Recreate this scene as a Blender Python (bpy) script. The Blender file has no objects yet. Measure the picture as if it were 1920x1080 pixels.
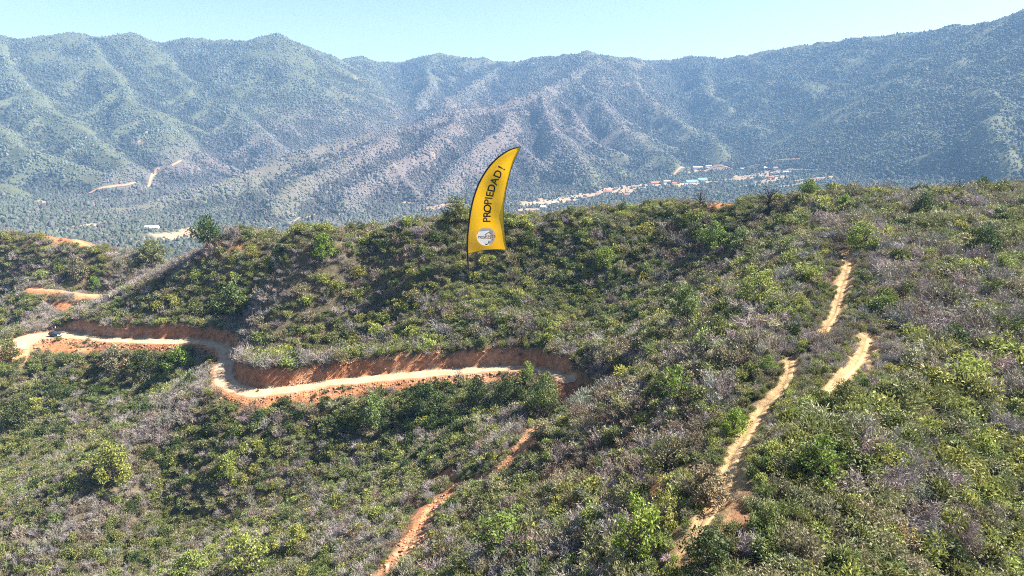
import bpy, bmesh, math, random
import numpy as np
from mathutils import Vector, Matrix
random.seed(11); RNG = np.random.default_rng(11)
R = math.radians
scene = bpy.context.scene
COL = scene.collection

# ---------------------------------------------------------------- camera, sky, sun, exposure
PITCH = R(13.0); F = 1280.0                      # focal length in pixels of the 1920 px wide photograph
CAM_Z = 100.0                                    # world height of the drone; ground heights below are relative to it
cam_d = bpy.data.cameras.new('camera'); cam = bpy.data.objects.new('camera', cam_d); COL.objects.link(cam)
cam_d.sensor_width = 36.0; cam_d.lens = 36.0 * F / 1920.0
cam_d.clip_start = 0.5; cam_d.clip_end = 60000
cam.location = (0, 0, CAM_Z); cam.rotation_euler = (math.pi / 2 - PITCH, 0, 0)
scene.camera = cam

SUN_EL, SUN_AZ = R(45), R(80)                    # azimuth clockwise from +Y: sun stands to the right, a little ahead
world = bpy.data.worlds.new('World'); scene.world = world; world.use_nodes = True
wn = world.node_tree.nodes; wl = world.node_tree.links; wn.clear()
sky = wn.new('ShaderNodeTexSky'); sky.sky_type = 'NISHITA'; sky.sun_disc = False
sky.sun_elevation = SUN_EL; sky.sun_rotation = SUN_AZ; sky.altitude = 400
sky.air_density = 1.0; sky.dust_density = 1.0; sky.ozone_density = 1.0
wb = wn.new('ShaderNodeBackground'); wb.inputs['Strength'].default_value = 0.05
wo = wn.new('ShaderNodeOutputWorld'); wl.new(sky.outputs[0], wb.inputs[0]); wl.new(wb.outputs[0], wo.inputs[0])
sun_d = bpy.data.lights.new('sun', 'SUN'); sun = bpy.data.objects.new('sun', sun_d); COL.objects.link(sun)
sun_d.energy = 5.0; sun_d.angle = R(0.5); sun_d.color = (1.0, 0.94, 0.82)
sdir = Vector((math.sin(SUN_AZ) * math.cos(SUN_EL), math.cos(SUN_AZ) * math.cos(SUN_EL), math.sin(SUN_EL)))
sun.rotation_euler = (-sdir).to_track_quat('-Z', 'Y').to_euler()
scene.view_settings.view_transform = 'Standard'; scene.view_settings.look = 'None'
scene.view_settings.exposure = 2.1; scene.view_settings.gamma = 1.0
scene.render.engine = 'CYCLES'
cy = scene.cycles
cy.max_bounces = 6; cy.diffuse_bounces = 2; cy.glossy_bounces = 2; cy.transmission_bounces = 4
cy.transparent_max_bounces = 8; cy.volume_bounces = 0
cy.use_denoising = False; cy.filter_width = 1.05

# ---------------------------------------------------------------- helpers
CP, SP = math.cos(PITCH), math.sin(PITCH)
def ray(u, v):
    a = (u - 960) / F; b = -(v - 540) / F
    return np.array([a, CP + b * SP, -SP + b * CP])
def pz(u, v, z):                                  # point on the pixel's ray at height z (relative to the camera)
    d = ray(u, v); return d * (z / d[2])
def pr(u, v, r):                                  # ... at range r
    d = ray(u, v); return d * (r / np.linalg.norm(d))
def project(x, y, z):                             # z relative to camera -> pixel arrays
    zc = y * CP - z * SP; yc = y * SP + z * CP
    zc = np.maximum(zc, 1e-3)
    return 960 + F * x / zc, 540 - F * yc / zc, zc
def sstep(a, b, x):
    t = np.clip((x - a) / (b - a), 0, 1); return t * t * (3 - 2 * t)

def _hash(ix, iy, s):
    h = (ix.astype(np.int64) * 374761393 + iy.astype(np.int64) * 668265263 + s * 974711) & 0x7fffffff
    h = ((h ^ (h >> 13)) * 1274126177) & 0x7fffffff
    return ((h ^ (h >> 16)) & 0xffff) / 65535.0
def noise(x, y, s=0):
    ix = np.floor(x); iy = np.floor(y); fx = x - ix; fy = y - iy
    fx = fx * fx * fx * (fx * (fx * 6 - 15) + 10); fy = fy * fy * fy * (fy * (fy * 6 - 15) + 10)
    a = _hash(ix, iy, s); b = _hash(ix + 1, iy, s); c = _hash(ix, iy + 1, s); d = _hash(ix + 1, iy + 1, s)
    return (a + (b - a) * fx + (c - a) * fy + (a - b - c + d) * fx * fy) * 2 - 1
def fbm(x, y, oct=4, s=0):
    t = 0; a = 1.0; n = 0
    for k in range(oct):
        t = t + a * noise(x * 2 ** k + 17.3 * k, y * 2 ** k - 9.1 * k, s + k); n += a; a *= 0.5
    return t / n
def ridged(x, y, oct=4, s=0):
    t = 0; a = 1.0; n = 0
    for k in range(oct):
        t = t + a * (1 - np.abs(noise(x * 2 ** k + 3.7 * k, y * 2 ** k + 5.9 * k, s + k)) * 2); n += a; a *= 0.5
    return t / n
def tps(P, Z, smooth=0.0):
    n = len(P); S = 100.0; Q = P / S
    d2 = ((Q[:, None] - Q[None]) ** 2).sum(-1); K = 0.5 * d2 * np.log(d2 + 1e-12)
    K[np.diag_indices(n)] = smooth
    A = np.zeros((n + 3, n + 3)); A[:n, :n] = K; A[:n, n] = 1; A[:n, n + 1:] = Q; A[n, :n] = 1; A[n + 1:, :n] = Q.T
    w = np.linalg.solve(A, np.concatenate([Z, [0, 0, 0]]))
    def f(x, y):
        x = np.asarray(x, float) / S; y = np.asarray(y, float) / S
        o = w[n] + w[n + 1] * x + w[n + 2] * y
        for i in range(n):
            r2 = (x - Q[i, 0]) ** 2 + (y - Q[i, 1]) ** 2
            o = o + w[i] * 0.5 * r2 * np.log(r2 + 1e-12)
        return o
    return f
def catmull(P, step):
    P = np.asarray(P, float); out = []
    Q = np.vstack([2 * P[0] - P[1], P, 2 * P[-1] - P[-2]])
    for i in range(len(P) - 1):
        a, b, c, d = Q[i:i + 4]; n = max(2, int(np.linalg.norm(c[:2] - b[:2]) / step))
        for t in np.linspace(0, 1, n, endpoint=False):
            out.append(0.5 * ((2 * b) + (c - a) * t + (2 * a - 5 * b + 4 * c - d) * t * t + (3 * b - a - 3 * c + d) * t ** 3))
    out.append(P[-1]); return np.array(out)
def polydist(x, y, P, extra):
    """distance of points to a dense polyline P (n,2), and the value in `extra` at the nearest vertex"""
    shp = x.shape; q = np.stack([x.ravel(), y.ravel()], 1); D = np.empty(len(q)); E = np.empty(len(q), extra.dtype)
    for i in range(0, len(q), 20000):
        d2 = ((q[i:i + 20000, None] - P[None]) ** 2).sum(-1); k = d2.argmin(1)
        D[i:i + 20000] = np.sqrt(d2[np.arange(len(k)), k]); E[i:i + 20000] = extra[k]
    return D.reshape(shp), E.reshape(shp)

# ---------------------------------------------------------------- the land: heights relative to the camera
# near hills: (pixel u, pixel v, height) read off the photograph; the height gives the distance
NEAR = [
 # bottom of the frame
 (0,1080,-80),(150,1080,-79),(300,1080,-77),(450,1080,-72),(600,1080,-64),(740,1045,-51),(900,1080,-42),(1100,1080,-33),
 (1310,1000,-25.5),(1450,1080,-25),(1600,1080,-26.5),(1760,1080,-29),(1920,1080,-32),
 # left slope under the road, with its grey spur
 (370,745,-60),(230,870,-68),(80,1000,-75),(120,860,-77),(0,900,-80),(100,750,-72),(0,720,-72),(300,700,-67),(320,930,-74.5),
 (500,900,-72),(480,800,-67.5),(700,850,-65),(850,800,-58),(650,960,-66),(200,700,-67.5),(0,640,-66),(40,655,-63),
 # road line
 (60,640,-61.5),(102,622,-61),(200,632,-60.5),(300,636,-60),(400,640,-59.5),(430,655,-59),(415,700,-58.5),(450,730,-58),(560,722,-57),
 (700,706,-55.5),(850,693,-54),(990,693,-52),(1075,712,-49),
 # hill behind the road
 (300,590,-54.5),(430,590,-55),(520,520,-43),(480,600,-53),(600,480,-36),(600,600,-49),(700,560,-45),(877,520,-39.5),
 (877,600,-46),(1000,470,-33),(1000,600,-45),(1100,560,-42),(1150,470,-31.5),(700,480,-35),(800,440,-29.5),
 # gully between hill and ridge
 (1110,670,-46.5),(1000,810,-47),(1180,620,-42.5),(1260,560,-38),(1370,495,-30.5),(1250,470,-31),
 (1380,420,-23.5),
 # ridge on the right with its path
 (1000,950,-41.5),(850,1000,-48),(1200,850,-35.5),(1300,700,-32),(1450,600,-26.5),(1480,700,-25),(1400,820,-25),(1365,890,-25.2),
 (1560,720,-24.2),(1555,615,-24),(1590,485,-20.8),(1600,430,-18.5),(1630,560,-23),(1900,500,-21.5),(1750,450,-19),(1900,700,-26.5),(1750,700,-25.5),(1700,900,-26),(1900,900,-30),
 # hill at the far left
 (60,545,-62),(130,548,-60.5),(150,570,-66),(60,600,-69),(0,570,-69),(0,500,-56),(100,500,-55),(230,500,-57),(200,530,-61),
]
nearP = [pz(u, v, z) for u, v, z in NEAR]
# crests stand a shrub's height under the outline in the photograph, and the ground falls away behind them
for u, v, z, fall in [(430,452,-34,.3),(540,446,-28.5,.3),(620,436,-27.5,.3),(700,425,-26.5,.3),(780,420,-26,.3),(860,412,-25.5,.3),(950,412,-25.5,.3),(1060,410,-25,.3),(1150,402,-24,.28),
                      (1250,394,-22,.25),(1330,388,-20.5,.25),(1400,384,-19.5,.22),(1520,374,-16.5,.2),(1600,372,-16,.2),(1700,372,-16,.2),(1830,362,-15,.2),(1920,360,-15.2,.2),
                      (0,448,-45,.25),(60,448,-45,.25),(140,452,-46,.25),(200,470,-49,.25),(270,476,-51.5,.25),(230,552,-52,.45),(350,492,-44,.4),(150,588,-57,.4)]:
    p = pz(u, v, z); nearP.append(p)
    for e in (14, 32):
        q = p * (1 + e / np.hypot(p[0], p[1])); nearP.append(np.array([q[0], q[1], z - e * fall * (.7 if e < 20 else 1)]))
# ground the camera cannot see: beyond the crests, under and behind the drone
HID = [(-260,360,-72),(-200,380,-82),(-150,300,-66),(-330,320,-66),(-100,290,-55),(-60,275,-46),(0,285,-50),(60,290,-48),(130,300,-44),
       (-110,275,-56),(-170,262,-72),(-250,400,-90),(-40,360,-85),(60,380,-85),(160,360,-62),(260,380,-62),(200,300,-36),(280,290,-38),(330,420,-90),(0,450,-115),
       (-150,450,-115),(-350,420,-105),(150,450,-95),(330,250,-40),(200,120,-34),(140,40,-38),(80,0,-34),(0,0,-34),(-80,0,-60),(-80,40,-72),
       (-160,60,-85),(-220,120,-88),(-300,200,-80),(0,-120,-50),(120,-120,-55),(-120,-120,-85),(260,60,-60),(350,150,-70),(-350,60,-95),(-150,-300,-110),(200,-300,-90),
       (420,-50,-100),(-420,-50,-120)]
_p = np.array([(p[0], p[1]) for p in nearP] + [(a, b) for a, b, c in HID]); _z = np.array([p[2] for p in nearP] + [c for a, b, c in HID])
near_f = tps(_p, _z, 0.0006)

# valley floor and the mountains beyond: ridge lines given as (pixel u, pixel v, range)
VAL = [(300,425,1430),(60,400,1650),(600,405,1600),(980,385,1700),(1000,345,2100),(1250,350,2000),(1300,318,2500),(1540,345,1900),(1540,310,2600),(1900,330,2100),(-300,420,1500),(2200,330,2000),
       (80,378,1900),(300,330,2450),(-200,330,2500)]
vp = [pr(*t) for t in VAL]
vHID = [(-700,800,-165),(0,800,-170),(700,800,-140),(0,550,-150),(-900,400,-160),(900,400,-130),(-2500,1500,-150),(2500,1500,-100),(-3000,-1500,-150),(3000,-1500,-150),(0,-2500,-180),
        (-3000,6000,-60),(0,6000,-60),(3000,6000,-60)]
_vp = np.array([(p[0], p[1]) for p in vp] + [(a, b) for a, b, c in vHID]); _vz = np.array([p[2] for p in vp] + [c for a, b, c in vHID])
val_f = tps(_vp, _vz, 0.02)
CREST = [(-700,40,4200),(-400,70,4000),(-200,52,3800),(0,66,3700),(60,69,3650),(120,60,3600),(180,69,3600),(243,63,3600),(285,76,3650),(350,69,3700),(420,73,3650),(470,72,3550),(515,62,3500),
         (552,79,3550),(600,97,3700),(680,110,3900),(750,119,4050),(830,100,4000),(880,104,3950),(940,114,3900),(1000,109,3800),(1060,105,3650),(1098,97,3550),(1150,108,3600),
         (1210,110,3750),(1255,112,3850),(1330,103,3850),(1400,104,3750),(1470,92,3650),(1540,79,3550),(1620,70,3450),(1720,62,3400),(1800,46,3300),(1850,33,3200),(1920,14,3100),(2050,-10,3000),(2300,-30,2900),(2700,0,2900)]
SPURS = [  # (points, side slope)
 ([(1098,97,3550),(1075,140,3200),(1010,172,2850),(960,180,2700),(860,206,2500),(740,238,2350),(640,262,2200),(520,300,2050),(400,340,1900),(250,380,1750),(90,405,1650)], .62),
 ([(1010,172,2850),(1030,215,2550),(1060,262,2300),(1100,320,2080),(1120,345,1980)], .66),
 ([(960,180,2700),(930,235,2350),(880,300,2050),(850,350,1850),(835,385,1700)], .64),
 ([(860,206,2500),(800,270,2120),(720,335,1830),(680,385,1620)], .64),
 ([(740,238,2350),(640,305,1950),(560,355,1700),(520,392,1580)], .64),
 ([(1075,140,3200),(1150,200,2850),(1215,265,2550),(1260,305,2350)], .64),
 ([(1150,108,3600),(1200,160,3250),(1270,220,2900),(1330,275,2600)], .62),
 ([(1330,103,3850),(1345,160,3350),(1390,220,2950),(1440,280,2600)], .62),
 ([(1470,92,3650),(1450,150,3250),(1500,215,2850),(1540,270,2500)], .62),
 ([(1540,79,3550),(1600,150,3100),(1650,220,2700),(1660,290,2300)], .62),
 ([(1800,46,3300),(1760,130,2850),(1740,220,2400),(1760,300,2050)], .62),
 ([(1920,14,3100),(1900,120,2600),(1880,220,2150),(1890,300,1850)], .62),
 ([(830,100,4000),(800,150,3550),(760,205,3150),(700,235,2900)], .62),
 ([(940,114,3900),(900,150,3500),(840,185,3100)], .62),
 ([(515,62,3500),(575,120,3250),(640,170,3050),(695,222,2850)], .62),
 ([(420,73,3650),(470,130,3250),(540,195,2950),(600,250,2650)], .62),
 ([(285,76,3650),(340,130,3250),(430,200,2850),(520,265,2500)], .62),
 ([(120,60,3600),(170,110,3250),(250,175,2850),(320,235,2550),(350,285,2350)], .62),
 ([(243,63,3600),(290,120,3300),(370,190,2950)], .66),
 ([(0,66,3700),(30,140,3050),(120,195,2700),(200,250,2450),(265,300,2250)], .62),
 ([(-200,52,3800),(-100,150,3000),(10,230,2500),(120,290,2200),(210,325,2050)], .62),
 ([(-400,70,4000),(-300,200,2800),(-120,290,2200),(30,345,1950)], .62),
 ([(-700,40,4200),(-600,200,3000),(-400,320,2200)], .62),
 ([(2300,-30,2900),(2200,120,2300),(2100,260,1800)], .62),
]
def seg_field(x, y, pts, k, r0, best):
    for a, b in zip(pts[:-1], pts[1:]):
        d = b - a; L = d[0] ** 2 + d[1] ** 2
        t = np.clip(((x - a[0]) * d[0] + (y - a[1]) * d[1]) / L, 0, 1)
        dist = np.hypot(x - a[0] - t * d[0], y - a[1] - t * d[1])
        h = a[2] + t * d[2] - k * (np.sqrt(dist * dist + r0 * r0) - r0)
        # smooth maximum
        hk = 7.0; m = np.maximum(best, h); best = m + hk * np.log1p(np.exp(-np.abs(best - h) / hk)) * 0.6
    return best
def far_f(x, y):
    r = np.hypot(x, y)
    wx = x + 85 * fbm(x / 420, y / 420, 4, 21); wy = y + 85 * fbm(x / 420, y / 420, 4, 31)
    fl = val_f(x, y) + 7 * fbm(x / 160, y / 160, 4, 41)
    b = fl.copy()
    crest = [pr(*t) for t in CREST]
    b = seg_field(x + (wx - x) * .35, y + (wy - y) * .35, crest, .55, 25, b)
    rs = random.Random(4)
    for P, k in SPURS:
        C = catmull([pr(*t) for t in P], 120); b = seg_field(wx, wy, C, k * 1.35, 14, b)
        for i in range(2, len(C) - 1, 2):         # side ribs falling off each spur
            for sg in (-1, 1):
                d = C[i + 1] - C[i - 1]; a = math.atan2(d[1], d[0]) + sg * R(rs.uniform(42, 72)); L = rs.uniform(180, 360)
                e = C[i] + np.array([math.cos(a) * L, math.sin(a) * L, 0]); e[2] = C[i][2] - L * rs.uniform(.36, .44) - max(0, -d[2]) / max(1, np.hypot(d[0], d[1])) * L * .25
                b = seg_field(wx, wy, [C[i], e], k * 1.35 + .1, 8, b)
    up = sstep(10, 160, b - fl)
    b = b + up * (22 * ridged(x / 260, y / 260, 4, 51) + 5 * fbm(x / 60, y / 60, 3, 61) - 12)
    return b

ROAD_PX = [(20,655,-62.2),(62,634,-61.8),(110,628,-61.4),(200,636,-60.8),(300,640,-60.3),(380,641,-59.8),(418,652,-59.3),(425,672,-59.0),(418,700,-58.6),(430,722,-58.2),(475,735,-57.9),(540,731,-57.4),
           (620,718,-56.6),(720,708,-55.6),(830,698,-54.5),(930,692,-53.2),(1010,693,-51.8),(1070,712,-49.6)]
TRACK_PX = [(60,540,-61.5),(105,545,-61),(150,551,-61),(185,553,-62)]
GULLY_PX = [(1070,712,-49.6),(1085,738,-48),(1040,775,-47.5),(985,820,-47),(935,868,-47.2),(845,888,-50.5),(815,925,-50.5),(780,985,-50.5),(735,1045,-51),(690,1120,-52)]
TRAIL1_PX = [(1588,470),(1592,500),(1580,540),(1568,585),(1545,625)]
TRAIL2_PX = [(1630,630),(1612,675),(1580,708),(1545,738)]
TRAIL3_PX = [(1486,672),(1482,700),(1466,726),(1428,772),(1392,828),(1375,870),(1366,905),(1342,948),(1310,995),(1288,1040)]
def nat(x, y):
    x = np.asarray(x, float); y = np.asarray(y, float); r = np.hypot(x, y)
    zn = near_f(x, y)
    zn = zn + 1.1 * fbm(x / 22, y / 22, 3, 5) * sstep(20, 60, r) + 0.35 * fbm(x / 5, y / 5, 3, 8)
    return zn
def march(u, v, f=nat, r0=20, r1=420):            # first hit of a pixel's ray with the near ground
    d = ray(u, v); d = d / np.linalg.norm(d); t = np.linspace(r0, r1, 1600)
    g = d[2] * t - f(d[0] * t, d[1] * t); k = np.argmax(g < 0)
    if g[k] >= 0: return None
    return d * t[k]
road_c = catmull([pz(*t) for t in ROAD_PX], 0.5)
track_c = catmull([pz(*t) for t in TRACK_PX], 0.5)
gul_c = catmull([pz(*t) for t in GULLY_PX], 0.5)
trail_c = [catmull([march(*t) for t in T], 0.4) for T in (TRAIL1_PX, TRAIL2_PX, TRAIL3_PX)]
ROAD_W = 2.3
_ru = project(road_c[:, 0], road_c[:, 1], road_c[:, 2])[0]
road_w = ROAD_W + 3.0 * sstep(170, 85, _ru) + .7 * np.exp(-((_ru - 450) / 45) ** 2) * (road_c[:, 1] < 172) - .5 * sstep(950, 1060, _ru)
def height(x, y, masks=False):
    x = np.asarray(x, float); y = np.asarray(y, float); r = np.hypot(x, y)
    z = np.full(x.shape, -150.0); n = r < 620; fmask = r > 380
    z[n] = nat(x[n], y[n])
    if fmask.any():
        zf = far_f(x[fmask], y[fmask]); w = sstep(380, 600, r[fmask]); z[fmask] = np.where(w >= 1, zf, (1 - w) * z[fmask] + w * zf)
    soil = np.zeros(x.shape); road = np.full(x.shape, 99.0)
    for C, W, cut, fill, rg in ((road_c, road_w, 3.4, .85, 30), (track_c, np.full(len(track_c), 2.0), 1.6, .7, 25)):
        m = (x > C[:, 0].min() - rg) & (x < C[:, 0].max() + rg) & (y > C[:, 1].min() - rg) & (y < C[:, 1].max() + rg)
        if not m.any(): continue
        d, ki = polydist(x[m], y[m], C[:, :2], np.arange(len(C))); zr = C[ki, 2]; w = W[ki]
        T = np.gradient(C[:, :2], axis=0)[ki]; side = T[:, 0] * (y[m] - C[ki, 1]) - T[:, 1] * (x[m] - C[ki, 0])   # > 0: uphill side
        if C is road_c:
            end = sstep(0, 12, ki) * sstep(0, 16, len(C) - 1 - ki) * sstep(70, 135, _ru[ki])
            hb = (4.3 + 1.0 * fbm(x[m] / 9, y[m] / 9, 2, 73)) * end
            up = np.where((side > 0) & (d < w + 9), zr + hb - .12 * np.maximum(0, d - w - 1.5), -999); z[m] = np.maximum(z[m], up)
        d = d + .5 * fbm(x[m] / 3.0, y[m] / 3.0, 2, 71)
        e = np.maximum(0, d - w); cutn = cut * (1 + .18 * fbm(x[m] / 4, y[m] / 4, 3, 77))
        hi = np.where((side < 0) & (C is road_c), zr + .05 - .28 * e, zr + e * cutn); lo = zr - fill * e - .15
        lim = sstep(rg - 4, rg - 10, d)
        zn = np.clip(z[m], lo, hi); zn = z[m] + (zn - z[m]) * lim
        s = np.clip(np.abs(zn - z[m]) / .5, 0, 1) * np.where(zn > z[m], sstep(w + 3.2, w + .8, d), sstep(w + 7, w + 4.5, d))
        z[m] = zn; soil[m] = np.maximum(soil[m], np.maximum(s, d < w + .3)); road[m] = np.minimum(road[m], d - w)
    for C, w, dep in [(gul_c, 1.5, .7)] + [(t, .55, .4) for t in trail_c]:
        m = (x > C[:, 0].min() - 6) & (x < C[:, 0].max() + 6) & (y > C[:, 1].min() - 6) & (y < C[:, 1].max() + 6)
        if not m.any(): continue
        d, _ = polydist(x[m], y[m], C[:, :2], C[:, 2])
        d = d + .5 * fbm(x[m] / 2.0, y[m] / 2.0, 2, 81) * (w > 1)
        k = sstep(w + .5, w * .6, d); z[m] -= dep * k; soil[m] = np.maximum(soil[m], k); road[m] = np.minimum(road[m], np.where(fbm(x[m] / (4 if w < 1 else 7), y[m] / (4 if w < 1 else 7), 2, 83) > (-.55 if w < 1 else -.2), d - w, 9))
    return (z, soil, road) if masks else z

# one polar sheet, fine where the camera looks, reaching the horizon all round
th_f = np.arange(-44, 44.001, 0.125)
th = np.radians(np.concatenate([th_f, np.arange(48, 316, 4.0)]))
rr = np.concatenate([np.arange(2, 28, 2.0), np.arange(28, 300, 0.62), np.arange(300, 400, 2.0), np.geomspace(400, 1300, 40)[:-1], np.arange(1300, 4300, 11.0), np.geomspace(4300, 16000, 24)])
TH, RRg = np.meshgrid(th, rr)
GX = RRg * np.sin(TH); GY = RRg * np.cos(TH)
GZ, GSOIL, GROAD = height(GX, GY, True)

# ---------------------------------------------------------------- materials
def mat(name, build):
    m = bpy.data.materials.new(name); m.use_nodes = True; nt = m.node_tree
    bs = nt.nodes['Principled BSDF']; build(nt, nt.nodes, nt.links, bs); return m
def N(nt, typ, **kw):
    n = nt.nodes.new(typ)
    for k, v in kw.items():
        if k in n.inputs: n.inputs[k].default_value = v
        else: setattr(n, k, v)
    return n
def mix(nt, a, b, fac, mode='MIX'):
    n = nt.nodes.new('ShaderNodeMix'); n.data_type = 'RGBA'; n.blend_type = mode; n.clamp_factor = True
    for s, v in ((n.inputs[0], fac), (n.inputs[6], a), (n.inputs[7], b)):
        if isinstance(v, bpy.types.NodeSocket): nt.links.new(v, s)
        else: s.default_value = v if not isinstance(v, tuple) or len(v) == 4 else (*v, 1)
    return n.outputs[2]
def ramp(nt, src, stops):
    n = nt.nodes.new('ShaderNodeValToRGB'); e = n.color_ramp.elements
    while len(e) < len(stops): e.new(0.5)
    for el, (p, c) in zip(e, stops): el.position = p; el.color = (*c, 1) if len(c) == 3 else c
    nt.links.new(src, n.inputs[0]); return n.outputs[0]
def texn(nt, scale, detail=4, rough=.55):
    g = nt.nodes.new('ShaderNodeNewGeometry'); n = N(nt, 'ShaderNodeTexNoise', Scale=scale, Detail=detail, Roughness=rough)
    nt.links.new(g.outputs['Position'], n.inputs['Vector']); return n.outputs['Fac']
def bump(nt, src, bs, dist, strength=1.0):
    b = N(nt, 'ShaderNodeBump', Distance=dist, Strength=strength); nt.links.new(src, b.inputs['Height']); nt.links.new(b.outputs[0], bs.inputs['Normal'])
def plain(name, col, rough=.7, spec=.3, metal=0.0, var=.12, scale=3.0):
    def f(nt, nd, ln, bs):
        t = texn(nt, scale); c = mix(nt, tuple(x * (1 - var) for x in col), tuple(min(1, x * (1 + var)) for x in col), t)
        ln.new(c, bs.inputs['Base Color']); bs.inputs['Roughness'].default_value = rough
        bs.inputs['Specular IOR Level'].default_value = spec; bs.inputs['Metallic'].default_value = metal
    return mat(name, f)

def _ground(nt, nd, ln, bs):
    at = N(nt, 'ShaderNodeAttribute', attribute_name='tint'); so = N(nt, 'ShaderNodeAttribute', attribute_name='soil')
    n1 = texn(nt, .9, 6, .65); n2 = texn(nt, 5.0, 5, .7); n3 = texn(nt, .035, 4, .6)
    v1 = ramp(nt, n1, [(.3, (.55, .55, .55)), (.7, (1.4, 1.4, 1.4))]); v2 = ramp(nt, n2, [(.3, (.72, .70, .68)), (.7, (1.25, 1.25, 1.25))]); v3 = ramp(nt, n3, [(.3, (.8, .82, .85)), (.7, (1.15, 1.12, 1.08))])
    c = mix(nt, at.outputs['Color'], v1, 1.0, 'MULTIPLY'); c = mix(nt, c, v2, .8, 'MULTIPLY'); c = mix(nt, c, v3, .8, 'MULTIPLY')
    ln.new(c, bs.inputs['Base Color']); bs.inputs['Roughness'].default_value = .95; bs.inputs['Specular IOR Level'].default_value = .1
    m = N(nt, 'ShaderNodeMath', operation='ADD'); ln.new(n1, m.inputs[0]); ln.new(n2, m.inputs[1]); bump(nt, m.outputs[0], bs, .35, .8)
M = {}
M['ground'] = mat('scrub_ground', _ground)
def _road(nt, nd, ln, bs):
    n1 = texn(nt, .35, 5, .6); n2 = texn(nt, 3.0, 6, .7); at = N(nt, 'ShaderNodeAttribute', attribute_name='tint')
    c = ramp(nt, n1, [(.3, (.33, .225, .145)), (.55, (.40, .295, .20)), (.75, (.46, .36, .265))])
    c = mix(nt, c, ramp(nt, n2, [(.3, (.78, .74, .7)), (.7, (1.1, 1.1, 1.1))]), .9, 'MULTIPLY')
    c = mix(nt, c, at.outputs['Color'], 1.0, 'MULTIPLY')
    ln.new(c, bs.inputs['Base Color']); bs.inputs['Roughness'].default_value = .95; bs.inputs['Specular IOR Level'].default_value = .1
    bump(nt, n2, bs, .08, .7)
M['road'] = mat('pale_dirt', _road)

# ---------------------------------------------------------------- object helpers
def link(name, me, m=None, parent=None, loc=None):
    o = bpy.data.objects.new(name, me); COL.objects.link(o)
    if m is not None and me is not None and not me.materials: me.materials.append(m)
    if parent is not None: o.parent = parent
    if loc is not None: o.location = loc
    return o
def empty(name, loc, label, cat, group=None, rz=0.0, scale=None):
    o = bpy.data.objects.new(name, None); COL.objects.link(o); o.location = loc; o.rotation_euler = (0, 0, rz)
    if scale is not None: o.scale = scale
    o['label'] = label; o['category'] = cat
    if group: o['group'] = group
    return o
def pydata(name, v, f, smooth=True):
    me = bpy.data.meshes.new(name); me.from_pydata([tuple(p) for p in v], [], [tuple(q) for q in f]); me.update()
    if smooth: me.polygons.foreach_set('use_smooth', [True] * len(me.polygons))
    return me
def npmesh(name, V, Q, smooth=False):
    """V (n,3), Q (m,k) faces of equal size k"""
    me = bpy.data.meshes.new(name); k = Q.shape[1]
    me.vertices.add(len(V)); me.vertices.foreach_set('co', np.ascontiguousarray(V, dtype=np.float32).ravel())
    me.loops.add(Q.size); me.loops.foreach_set('vertex_index', np.ascontiguousarray(Q, dtype=np.int32).ravel())
    me.polygons.add(len(Q)); me.polygons.foreach_set('loop_start', np.arange(0, Q.size, k, dtype=np.int32))
    if smooth: me.polygons.foreach_set('use_smooth', np.ones(len(Q), dtype=bool))
    me.update(calc_edges=True); return me
def setcol(me, name, C):
    a = me.attributes.new(name, 'FLOAT_COLOR', 'POINT'); A = np.ones((len(C), 4), np.float32); A[:, :3] = C; a.data.foreach_set('color', A.ravel())

# ---------------------------------------------------------------- terrain sheet
nr, nth = GX.shape
U, V, DC = project(GX, GY, GZ)
def blob(u, v, ru, rv, rot=0.0, U=None, V=None):
    c, s = math.cos(R(rot)), math.sin(R(rot)); a = (U - u) * c + (V - v) * s; b = -(U - u) * s + (V - v) * c
    return np.exp(-((a / ru) ** 2 + (b / rv) ** 2))
def strip(pts, w, U, V):                          # soft band around a pixel polyline
    best = np.full(U.shape, 1e9)
    for (a0, b0), (a1, b1) in zip(pts[:-1], pts[1:]):
        L = (a1 - a0) ** 2 + (b1 - b0) ** 2; t = np.clip(((U - a0) * (a1 - a0) + (V - b0) * (b1 - b0)) / L, 0, 1)
        best = np.minimum(best, np.hypot(U - a0 - t * (a1 - a0), V - b0 - t * (b1 - b0)))
    return np.exp(-(best / w) ** 2)
def redsoil(U, V):                                # bare red earth showing between the shrubs
    s = np.zeros(U.shape)
    for u, v, a, b, k in [(960,880,80,40,.6),(830,900,35,25,.9),(770,990,45,60,1.0),(1010,800,60,35,.6),(1050,900,120,80,.7),(1180,770,100,60,.6),(1200,920,90,60,.75),(900,950,70,50,.6),(1290,860,50,60,.6),(1350,510,40,35,.9),(1350,385,60,25,.8),(1290,430,60,30,.6),
                          (1540,430,25,30,.8),(1450,400,60,25,.5),(1560,520,20,30,.6),(1330,640,60,60,.3),(780,480,30,18,.7),(440,470,60,12,.6),(200,680,100,14,.8),(150,650,110,14,.8),(620,745,120,14,.8),(900,710,120,16,.9),(1060,740,45,30,1.0),
                          (130,450,70,16,1.0),(110,570,40,14,.8),(90,520,60,20,.5),(1380,960,50,40,.6),(1130,1010,60,40,.4),(1400,690,40,40,.5),(560,640,60,20,.3),(1720,480,60,25,.2),(1240,690,30,30,.5)]:
        s = np.maximum(s, k * blob(u, v, a * 1.2, b * 1.2, U=U, V=V))
    return s
near = RRg < 420
def bare(U, V):                                   # open ground without shrubs
    s = np.zeros(U.shape)
    for u, v, a, b, r in [(130,450,75,11,8),(165,458,40,8,8),(110,572,34,10,0),(150,654,85,9,4),(1058,738,26,16,-30),(785,985,20,55,25),(842,885,20,14,0),(330,646,60,5,0),(640,738,110,8,-5),(930,708,90,9,0),(1000,835,30,10,-40),(1350,385,40,10,0),(1350,515,12,22,20)]:
        s = np.maximum(s, blob(u, v, a, b, r, U, V))
    return s
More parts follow.
